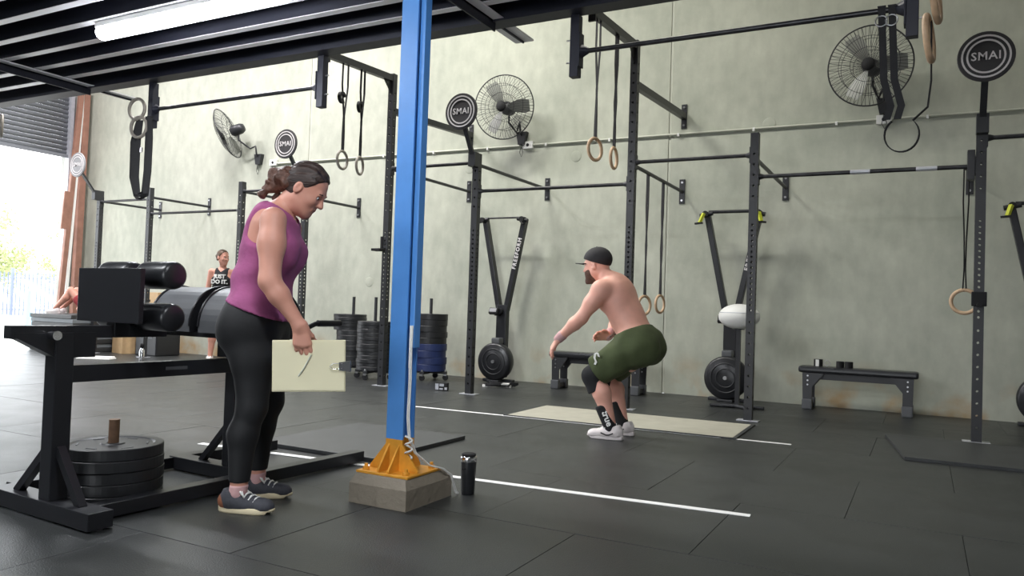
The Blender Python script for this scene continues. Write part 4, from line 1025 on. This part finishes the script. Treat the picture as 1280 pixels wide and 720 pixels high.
def shoe(parent, ank, toe_dir, m_up, m_sole, m_heel=None, length=.275, side=1, lace=M_white, swoosh=None):
    """sneaker standing on z=ank[2] base; ank = point on the ground under the ankle"""
    d = math.atan2(toe_dir[1], toe_dir[0]); t = bpy.data.objects.new('shoe', None); s = length / .275
    P = [('e', (-.035, 0, .055), (.047, .036, .05), None, .03), ('e', (.02, 0, .05), (.06, .037, .045), None, .04), ('e', (.09, .003, .035), (.075, .041, .034), None, .04), ('e', (.135, .002, .03), (.04, .036, .028), None, .03), ('c', (-.03, 0, .06), (-.025, 0, .095), .037, .036, .02)]
    v, f = grow(P, .006 * s, 0, cuts=[lambda x, y, z: .018 - z, lambda x, y, z: z - (.105 - .02 * np.clip((x + .04) / .05, 0, 1) - .0 * x)])
    up = put_mesh('shoe', [(v * s, f)], m_up, parent); up.location = ank; up.rotation_euler = (0, 0, d)
    out = []
    for i in range(40):
        a = 2 * math.pi * i / 40; cx = math.cos(a); sx = math.sin(a)
        x = .048 + .133 * np.sign(cx) * abs(cx) ** .8; wd = .037 + .010 * math.exp(-((x - .10) / .06) ** 2) - .003
        out.append((x, wd * np.sign(sx) * abs(sx) ** .7))
    b = MB(); n = 40; lay = []
    for z, k, lift in ((0, .96, 0), (.006, 1.0, 0), (.022, 1.0, .006), (.027, .94, .006)):
        lay += [((x - .05) * k + .05, y * k, z + lift * (1 if x < .0 else .3) + (.012 if x > .15 and z < .01 else 0)) for x, y in out]
    b.add([tuple(np.array(p) * s) for p in lay], [tuple(range(n))[::-1], tuple(range(3 * n, 4 * n))] + [(r * n + i, r * n + (i + 1) % n, (r + 1) * n + (i + 1) % n, (r + 1) * n + i) for r in range(3) for i in range(n)], True)
    b.build('sole', m_sole, up)
    if m_heel:
        v2, f2 = grow([('e', (-.045, 0, .05), (.045, .039, .042), None, .01)], .006, 0, cuts=[lambda x, y, z: .02 - z, lambda x, y, z: x + .012 + (z - .03) * .5])
        put_mesh('heel_panel', [(v2 * s, f2)], m_heel, up)
    for i in range(4):
        x = .03 + i * .022; z = .092 - i * .0095
        MB().tube([np.array(p) * s for p in ((x - .006, -.030, z - .010), (x, -.012, z + .006), (x + .004, .012, z + .006), (x + .010, .030, z - .010))], .0048 * s, n=6).build('lace', lace, up)
    MB().tube([np.array(p) * s for p in ((.025, -.006, .102), (.03, -.034, .100), (.052, -.042, .078), (.035, -.026, .098), (.028, 0, .104), (.03, .026, .098), (.045, .036, .080))], .0042 * s, n=6).build('lace_bow', lace, up)
    if swoosh:
        for sd in (-1, 1):
            MB().strip([np.array(p) * s for p in ((-.02, sd * .0425, .050), (.01, sd * .043, .036), (.03, sd * .044, .034), (.07, sd * .046, .048))], .009, .004, (0, 0, 1)).build('side_mark', swoosh, up)
    return up

# ------------------------------------------------------------------ judge woman with the board
W = thing('person', 'person in purple tank top and black leggings standing with a cream board', 'person', (-2.783, 2.699, 0), YAW)
Qh = frame(R(-4), R(33)); hc = V(.190, .02, 1.505)
hp, Th = head_prims(hc, Qh, 1.02)
pel = V(-.045, .03, .86)
torso = [('ec', V(-.025, -.055, .86), V(-.025, .115, .86), .135, .135, (1, 0, 0), .90, .06),
         ('e', V(-.085, -.045, .82), (.092, .092, .105), None, .06), ('e', V(-.085, .105, .82), (.092, .092, .105), None, .06),
         ('ec', V(-.015, .03, .93), V(-.005, .02, 1.06), .158, .138, (1, 0, 0), .82, .06),
         ('ec', V(.005, .02, 1.06), V(.035, .02, 1.24), .140, .158, (1, 0, 0), .78, .06),
         ('e', V(.105, -.06, 1.19), (.068, .072, .075), None, .05), ('e', V(.105, .10, 1.19), (.068, .072, .075), None, .05),
         ('e', V(.05, .02, 1.335), (.085, .165, .065), None, .06), ('e', V(.03, .02, 1.38), (.062, .10, .05), None, .05)]
shR, elR, wrR = V(.100, -.180, 1.335), V(.115, -.245, 1.055), V(.255, -.235, .862)
shL, elL, wrL = V(.06, .225, 1.335), V(-.03, .28, 1.06), V(.0, .265, .84)
arms = limb(shR, elR, .060, .046, .04, bulge=(.4, .056, (.0, -.004, 0))) + limb(elR, wrR, .044, .028, .03, bulge=(.3, .044, (0, 0, 0))) + \
       limb(shL, elL, .060, .046, .04, bulge=(.4, .056, (0, 0, 0))) + limb(elL, wrL, .044, .028, .03, bulge=(.3, .044, (0, 0, 0)))
neck = [('c', V(.045, .02, 1.36), hc + Qh @ V(-.035, 0, -.05), .058, .05, .04)]
hipR, knR, anR = V(-.020, -.055, .83), V(.010, -.09, .475), V(-.028, -.115, .085)
hipL, knL, anL = V(-.02, .115, .83), V(.015, .15, .475), V(-.035, .165, .085)
legs = []
for hip, kn, an in ((hipR, knR, anR), (hipL, knL, anL)):
    legs += limb(hip, kn, .104, .062, .05, bulge=(.35, .094, (.012, 0, 0))) + limb(kn, an, .058, .036, .03, bulge=(.32, .060, (-.022, 0, 0)))
handR = hand_prims(wrR, (.18, -.0, -1), (-.05, 1, 0), (1, .1, 0), [.30, .34, .38, .42], .98, thumb=(.35, .55))
handL = hand_prims(wrL, (.15, 0, -1), (-.3, -1, 0), (1, -.2, 0), .35, .98)
feet = [('c', an + V(0, 0, -.02), an + V(.05, -.0, -.045), .033, .025, .02) for an in (anR, anL)]
body = put_mesh('body', [grow(torso + arms + neck + legs + feet + hp[:1], .010, lo=(-.35, -.4, .0)), grow(hp + neck, .0045), grow(handR + [('c', elR + (wrR - elR) * .7, wrR, .0335, .028, .02)], .0035), grow(handL + [('c', elL + (wrL - elL) * .7, wrL, .0335, .028, .02)], .0035)], M_skinA, W)
face_bits(body, Th, Qh, 1.02, M_hair)
hem = lambda x, y, z: (.915 - .34 * x) - z
arm_hole = lambda x, y, z: np.abs(y - .02) - (.118 + np.clip(1.27 - z, 0, .3) * .9)
necks = lambda x, y, z: .072 + .06 * np.clip(1.43 - z, 0, 1) - np.sqrt(((x - .085) * .9) ** 2 + (y - .02) ** 2 + ((z - 1.43) * .55) ** 2)
fold = lambda x, y, z: .006 * np.sin(38 * z + 9 * x + 4 * y) * np.sin(17 * x - 11 * z) 
tank = put_mesh('tank_top', [grow(torso, .008, .012, cuts=[hem, arm_hole, necks], warps=[fold, lambda x, y, z: -.012 * np.clip((1.0 - z) / .15, 0, 1)])], M_purple, W)
put_mesh('leggings', [grow(torso[:4] + legs, .008, .006, cuts=[lambda x, y, z: z - (.955 - .2 * x), lambda x, y, z: .135 - z])], M_legging, W)
for an in (anR, anL):
    put_mesh('sock', [grow([('c', an + V(-.003, 0, .0), an + V(.004, 0, .045), .041, .041, .02)], .006, 0, cuts=[lambda x, y, z: z - .125])], M_sock, W)
shoe(W, (anR[0] - .005, anR[1], 0.0), (1, -.12), M_shoeg, M_sole, M_shoeb, .275)
shoe(W, (anL[0] - .005, anL[1], 0.0), (1, .06), M_shoeg, M_sole, M_shoeb, .275)
# hair: skull cap of dark hair pulled into a curly bun
hw = lambda x, y, z: .0030 * np.sin(95 * z + 150 * y + 25 * x) + .0015 * np.sin(170 * y - 60 * z)
def hairline(x, y, z):
    q = np.stack([x, y, z], -1) - hc; f = q @ Qh[:, 0]; l = q @ Qh[:, 1]; u = q @ Qh[:, 2]
    return np.maximum.reduce([(f - .068) - (u - .09) * .55, -(u + .052) + np.clip(f + .03, 0, .2) * 1.15])
cap_ = [('e', hc + Qh @ V(-.016, 0, .040), V(.106, .085, .094), Qh, .02), ('e', hc + Qh @ V(-.045, 0, -.01), V(.07, .074, .07), Qh, .03)]
hair = put_mesh('hair', [grow(cap_, .005, 0, cuts=[hairline], warps=[hw])], M_hair, W)
bc = V(.098, .02, 1.552)
bun = [('e', bc, (.07, .065, .066), None, .02)] + [('e', bc + V(*(rng.normal(size=3) * V(.045, .035, .036))) + V(-.02, 0, -.012), (.024, .024, .022), None, .01) for _ in range(26)]
put_mesh('hair_bun', [grow(bun, .005, 0, warps=[lambda x, y, z: .005 * np.sin(90 * x + 40 * z) * np.sin(95 * z + 50 * y)])], M_hair2, W)
# board held by the right hand
B = thing('clipboard', 'cream card folder with a black bulldog clip held by the woman', 'clipboard', Vector((-2.783, 2.699, 0)) + Vector((_r.x * .300, _r.y * .300, .685)) + Vector((math.sin(YAW) * .222, -math.cos(YAW) * .222, 0)), YAW)
B.rotation_euler = (0, R(-2), YAW)
MB().bb(-.165, .162, -.004, .004, -.115, .115, bev=.003).build('card', M_card, B)
MB().bb(-.160, .158, -.007, -.004, -.108, .110).build('paper', M_card, B)
c_ = MB().prism([(.135, -.02), (.185, -.026), (.185, .022), (.135, .016)], -.012, .012, M=XZ).build('bulldog_clip', M_vinyl, B)
MB().tube([(.15, -.012, .01), (.11, -.016, .012), (.095, -.016, -.002), (.11, -.016, -.014), (.15, -.012, -.012)], .002, n=6).build('wire_handle', M_chrome, c_)
pen = MB().tube([(-.045, -.012, -.045), (-.02, -.012, -.01), (.012, -.013, .05)], .0035, n=8).build('pen', M_pvc, B)

# ------------------------------------------------------------------ squatting athlete
A = thing('person', 'shirtless person in olive shorts and black cap squatting on the floor', 'person', (-2.139, 5.76, 0), R(180))
Qa = frame(R(-6), R(6)); ac = V(.165, .0, 1.335)
ap, Ta = head_prims(ac, Qa, 1.06, True)
up = V(.45, 0, .89)
at = [('ec', V(-.21, -.07, .735), V(-.21, .07, .735), .135, .135, (.9, 0, -.45), .95, .06),
      ('e', V(-.27, .08, .70), (.11, .10, .115), None, .06), ('e', V(-.27, -.08, .70), (.11, .10, .115), None, .06),
      ('ec', V(-.185, 0, .79), V(-.11, 0, .93), .150, .150, (.9, 0, -.45), .80, .06),
      ('ec', V(-.10, 0, .93), V(-.02, 0, 1.10), .155, .178, (.9, 0, -.45), .78, .06),
      ('e', V(-.045, .10, 1.06), (.085, .085, .12), None, .06), ('e', V(-.045, -.10, 1.06), (.085, .085, .12), None, .06),
      ('e', V(.05, .08, 1.07), (.075, .085, .09), None, .05), ('e', V(.05, -.08, 1.07), (.075, .085, .09), None, .05),
      ('e', V(.0, 0, 1.165), (.095, .19, .075), None, .06), ('e', V(.02, 0, 1.215), (.075, .115, .055), None, .05)]
an_ = [('c', V(.02, 0, 1.19), ac + Qa @ V(-.03, 0, -.05), .068, .062, .04)]
aarm = []; ahands = []
for sd in (1, -1):
    sh, el, wr = (V(.045, .205, 1.135), V(.185, .235, .915), V(.395, .185, .745)) if sd > 0 else (V(.045, -.205, 1.135), V(.07, -.27, .90), V(.10, -.13, .775))
    aarm += [('e', sh, (.072, .066, .078), None, .05)] + limb(sh, el, .062, .047, .04, bulge=(.45, .058, (0, 0, 0))) + limb(el, wr, .047, .030, .03, bulge=(.28, .049, (0, 0, .004)))
    ahands.append((wr, el, hand_prims(wr, (.55, -sd * .05, -.85) if sd > 0 else (.5, .8, .05), (-.6, -sd * .5, -.5), (.3, -sd * 1, .3), .38, 1.08)))
aleg = []; aft = []
AJ = []
for sd in (1, -1):
    hip, kn, an = V(-.20, sd * .095, .72), V(.115, sd * .155, .475), V(-.045, sd * .135, .10)
    AJ.append((hip, kn, an))
    aleg += limb(hip, kn, .118, .070, .05, bulge=(.4, .105, (0, 0, -.01))) + limb(kn, an, .066, .042, .03, bulge=(.33, .068, (-.03, 0, 0)))
    aft.append(('c', an + V(0, 0, -.03), an + V(.10, 0, -.06), .036, .03, .02))
abody = put_mesh('body', [grow(at + an_ + aarm + aleg + aft + ap[:1], .010, lo=(-.45, -.42, 0)), grow(ap + an_, .0045)] + [grow(hh + [('c', el + (wr - el) * .7, wr, .0365, .030, .02)], .004) for wr, el, hh in ahands], M_skinB, A)
face_bits(abody, Ta, Qa, 1.06, M_beard, lips=False)
def beardcut(x, y, z):
    q = np.stack([x, y, z], -1) - ac; f = q @ Qa[:, 0]; u = q @ Qa[:, 2]
    return np.maximum.reduce([u + .030 - np.clip(.05 - f, 0, .1) * .75, -.012 - f, -(u + .14)])
put_mesh('beard', [grow([('e', Ta(.030, 0, -.052), V(.066, .072, .07), Qa, .02), ('c', Ta(.03, 0, -.085), Ta(.072, 0, -.112), .05, .028, .03)], .005, .004, cuts=[beardcut])], M_beard, A)
def capcut(x, y, z):
    q = np.stack([x, y, z], -1) - ac; f = q @ Qa[:, 0]; u = q @ Qa[:, 2]; return .028 - u + np.clip(-f, -.1, .1) * -.38
cap = put_mesh('cap', [grow([('e', Ta(-.014, 0, .045), V(.120, .096, .102), Qa, .02)], .005, 0, cuts=[capcut])], M_cap, A)
pr = [(.05 * 0 + x, y) for x, y in [(.06, .078), (.10, .072), (.15, .055), (.178, .025), (.182, 0), (.178, -.025), (.15, -.055), (.10, -.072), (.06, -.078)]]
vs = [ac + Qa @ V(x, y, .042 - .25 * y * y / .08 - .0 * x) for x, y in pr]; vs += [p + Qa @ V(0, 0, -.006) for p in vs[:9]]
MB().add(vs, [tuple(range(9)), tuple(range(9, 18))[::-1]] + [(i, i + 9, (i + 1) % 9 + 9, (i + 1) % 9) for i in range(9)], True).build('cap_brim', M_cap, cap)
MB().lathe([(.001, .0), (.008, .003), (.001, .008)], ac + Qa @ V(-.012, 0, .146), n=10).build('cap_button', M_cap, cap)
# shorts
sp = at[:4]
for hip, kn, an in AJ: sp = sp + limb(hip, hip + (kn - hip) * .86, .122, .102, .05)
def shortcut(x, y, z):
    d = (z - .80) * .86 - (x + .19) * -.36   # waist plane tilts with the torso
    t_ = np.maximum.reduce([(x - .075) * .80 - (z - .52) * .62]); return np.maximum(d - .045, t_)
shorts = put_mesh('shorts', [grow(sp, .009, .016, cuts=[shortcut], warps=[lambda x, y, z: .007 * np.sin(30 * x + 22 * z) * np.sin(14 * z - 18 * x + 12 * y)])], M_olive, A)
for sd in (-1, 1):
    MB().tube([(-.045, sd * .01, .795), (-.005, sd * .03, .80), (.02, sd * .045, .775)], .006, n=6).build('drawstring', M_hairb, shorts)
MB().strip([(.02, .262, .63), (.03, .262, .66), (.05, .262, .65), (.055, .262, .62), (.04, .264, .59), (.05, .264, .57)], .016, .008, (1, 0, .3)).build('printed_mark', M_white, shorts)
for hip, kn, an in AJ:
    kd = (kn - hip) / np.linalg.norm(kn - hip); ad = (an - kn) / np.linalg.norm(an - kn)
    ks = put_mesh('knee_sleeve', [grow([('c', kn - kd * .085, kn, .082, .071, .03), ('c', kn, kn + ad * .12, .070, .070, .03)], .007, .004, cuts=[lambda x, y, z, kn=kn, kd=kd: -((x - kn[0]) * kd[0] + (y - kn[1]) * kd[1] + (z - kn[2]) * kd[2]) - .10, lambda x, y, z, kn=kn, ad=ad: ((x - kn[0]) * ad[0] + (y - kn[1]) * ad[1] + (z - kn[2]) * ad[2]) - .125])], M_black, A)
    so = put_mesh('sock', [grow([('c', kn + (an - kn) * .62, an + V(0, 0, -.02), .060, .045, .02)], .006, .003, cuts=[lambda x, y, z: z - (.275 - .4 * (x + .02))])], M_black, A)
    if kn[1] > 0:
        tm = text_mesh('true', .07, depth=.001, bold=.002); tm.materials.clear(); tm.materials.append(M_white)
        c0 = kn + (an - kn) * .84
        ob = link_mesh('lettering', tm, so); ax = V(*(an - kn)); ax /= np.linalg.norm(ax)
        nn_ = V(-.30, 1, 0); nn_ -= ax * (nn_ @ ax); nn_ /= np.linalg.norm(nn_); yy_ = np.cross(nn_, ax)
        ob.matrix_local = Matrix(((ax[0], yy_[0], nn_[0], c0[0] + nn_[0] * .058), (ax[1], yy_[1], nn_[1], c0[1] + nn_[1] * .058), (ax[2], yy_[2], nn_[2], c0[2] + nn_[2] * .058), (0, 0, 0, 1)))
    shoe(A, (an[0] - .01, an[1], 0.0), (1, .10 * np.sign(an[1])), M_shoew, M_shoew, None, .295, swoosh=M_black)
for wr, el, hh in ahands:
    d_ = (el - wr) / np.linalg.norm(el - wr)
    put_mesh('wrist_wrap', [grow([('c', wr + d_ * .0, wr + d_ * .05, .037, .041, .02)], .006)], M_sock, A)

# ------------------------------------------------------------------ standing woman at the back
S = thing('person', 'person in black printed tank top standing against the back wall', 'person', (-9.50, 8.42, 0), R(-62))
Qs = frame(R(58), R(4)); sc_ = V(.02, 0, 1.60)
spm, Ts = head_prims(sc_, Qs, 1.0)
st = [('ec', V(0, -.07, .92), V(0, .07, .92), .115, .115, (1, 0, 0), .9, .06), ('ec', V(0, 0, .98), V(0, 0, 1.12), .135, .122, (1, 0, 0), .78, .05), ('ec', V(0, 0, 1.12), V(0, 0, 1.28), .125, .145, (1, 0, 0), .75, .05), ('e', V(.07, .065, 1.25), (.05, .06, .06), None, .05), ('e', V(.07, -.065, 1.25), (.05, .06, .06), None, .05), ('e', V(0, 0, 1.39), (.06, .155, .05), None, .05)]
sl = []; sj = []
for sd in (1, -1):
    sh, el, wr = V(0, sd * .175, 1.385), V(-.02, sd * .225, 1.11), V(.06, sd * .19, .90)
    sl += limb(sh, el, .048, .038, .03) + limb(el, wr, .037, .025, .03) + hand_prims(wr, (.3, -sd * .1, -1), (.0, -sd * 1, 0), (1, 0, 0), .3, .92)
    hip, kn, an = V(0, sd * .085, .88), V(.02, sd * .115, .48), V(-.01, sd * .145, .09); sj.append((hip, kn, an))
    sl += limb(hip, kn, .092, .055, .05, bulge=(.35, .085, (.01, 0, 0))) + limb(kn, an, .052, .034, .03, bulge=(.32, .056, (-.02, 0, 0)))
sb = put_mesh('body', [grow(st + sl + [('c', V(0, 0, 1.38), sc_ + V(-.01, 0, -.06), .05, .047, .03)] + spm[:1], .010, lo=(-.3, -.35, 0)), grow(spm + [('c', V(0, 0, 1.40), sc_ + V(-.01, 0, -.06), .049, .047, .03)], .006)], M_skinA, S)
face_bits(sb, Ts, Qs, 1.0, M_hairb)
stank = put_mesh('tank_top', [grow(st, .009, .009, cuts=[lambda x, y, z: .93 - z, lambda x, y, z: np.abs(y) - (.10 + np.clip(1.32 - z, 0, .3) * 1.0), lambda x, y, z: z - (1.45 - .9 * np.clip(.08 - np.abs(y), 0, .08))])], M_black, S)
lettering('JUST', .085, M_white, stank, (.122, 0, 1.305), (R(90), 0, R(90)), depth=.016, bold=.003)
lettering('DO IT.', .085, M_white, stank, (.126, 0, 1.225), (R(90), 0, R(90)), depth=.014, bold=.003)
put_mesh('shorts', [grow(st[:2] + [q for hip, kn, an in sj for q in limb(hip, hip + (kn - hip) * .5, .10, .092, .05)], .009, .008, cuts=[lambda x, y, z: z - 1.02, lambda x, y, z: .66 - z])], M_black, S)
def hl2(x, y, z):
    q = np.stack([x, y, z], -1) - sc_; f = q @ Qs[:, 0]; u = q @ Qs[:, 2]; return np.maximum((f - .055) - (u - .08) * .5, -(u + .05) + np.clip(f + .03, 0, .2) * 1.4)
put_mesh('hair', [grow([('e', sc_ + Qs @ V(-.014, 0, .038), V(.102, .081, .090), Qs, .02), ('e', sc_ + Qs @ V(-.13, 0, .02), V(.035, .03, .03), Qs, .02), ('c', sc_ + Qs @ V(-.12, 0, .01), sc_ + Qs @ V(-.125, 0, -.12), .022, .014, .02)], .006, 0, cuts=[hl2])], M_hairb, S)
for hip, kn, an in sj: shoe(S, (an[0], an[1], 0), (1, 0), M_shoew, M_sole, None, .25)

# ------------------------------------------------------------------ person lying on the mats by the door, knees up
L_ = thing('person', 'person lying on the mat stack by the roller door with knees bent', 'person', (-12.62, 8.34, .625), R(208))
lt = [('ec', V(-.05, -.07, .11), V(-.05, .07, .11), .115, .115, (0, 0, 1), .9, .06), ('ec', V(-.12, 0, .11), V(-.45, 0, .13), .13, .15, (0, 0, 1), .75, .06), ('e', V(-.5, 0, .12), (.06, .16, .06), None, .05), ('c', V(-.52, 0, .12), V(-.62, 0, .12), .05, .048, .03)]
lhp, Tl = head_prims(V(-.70, 0, .125), np.stack([V(0, 0, 1), V(0, 1, 0), V(-1, 0, 0)], 1), 1.0)
ll = []
for sd in (1, -1):
    ll += limb(V(-.04, sd * .09, .10), V(.26, sd * .10, .40), .085, .056, .05) + limb(V(.26, sd * .10, .40), V(.50, sd * .10, .10), .054, .038, .03, bulge=(.35, .056, (-.015, 0, -.015)))
    ll += limb(V(-.48, sd * .17, .12), V(-.25, sd * .24, .06), .046, .038, .03) + limb(V(-.25, sd * .24, .06), V(-.03, sd * .2, .10), .037, .025, .03) + hand_prims(V(-.03, sd * .2, .10), (1, 0, .0), (0, -sd, -.4), (0, -sd * .3, 1), .4, .95)
lb = put_mesh('body', [grow(lt + ll + lhp, .010)], M_skinA, L_)
put_mesh('top', [grow(lt[1:3], .010, .010, cuts=[lambda x, y, z: x + .12])], M_black, L_)
put_mesh('shorts', [grow(lt[:1] + [q for sd in (1, -1) for q in limb(V(-.04, sd * .09, .10), V(.12, sd * .095, .26), .092, .085, .05)], .010, .008, cuts=[lambda x, y, z: x * .7 + z * .7 - .31])], M_red, L_)
put_mesh('hair', [grow([('e', V(-.725, 0, .115), (.09, .085, .10), None, .02)], .008, 0, cuts=[lambda x, y, z: z - .16 + (x + .72) * .9])], M_hair, L_)
for sd in (1, -1): shoe(L_, (.50, sd * .10, .0), (1, 0), M_shoew, M_shoew, None, .26)
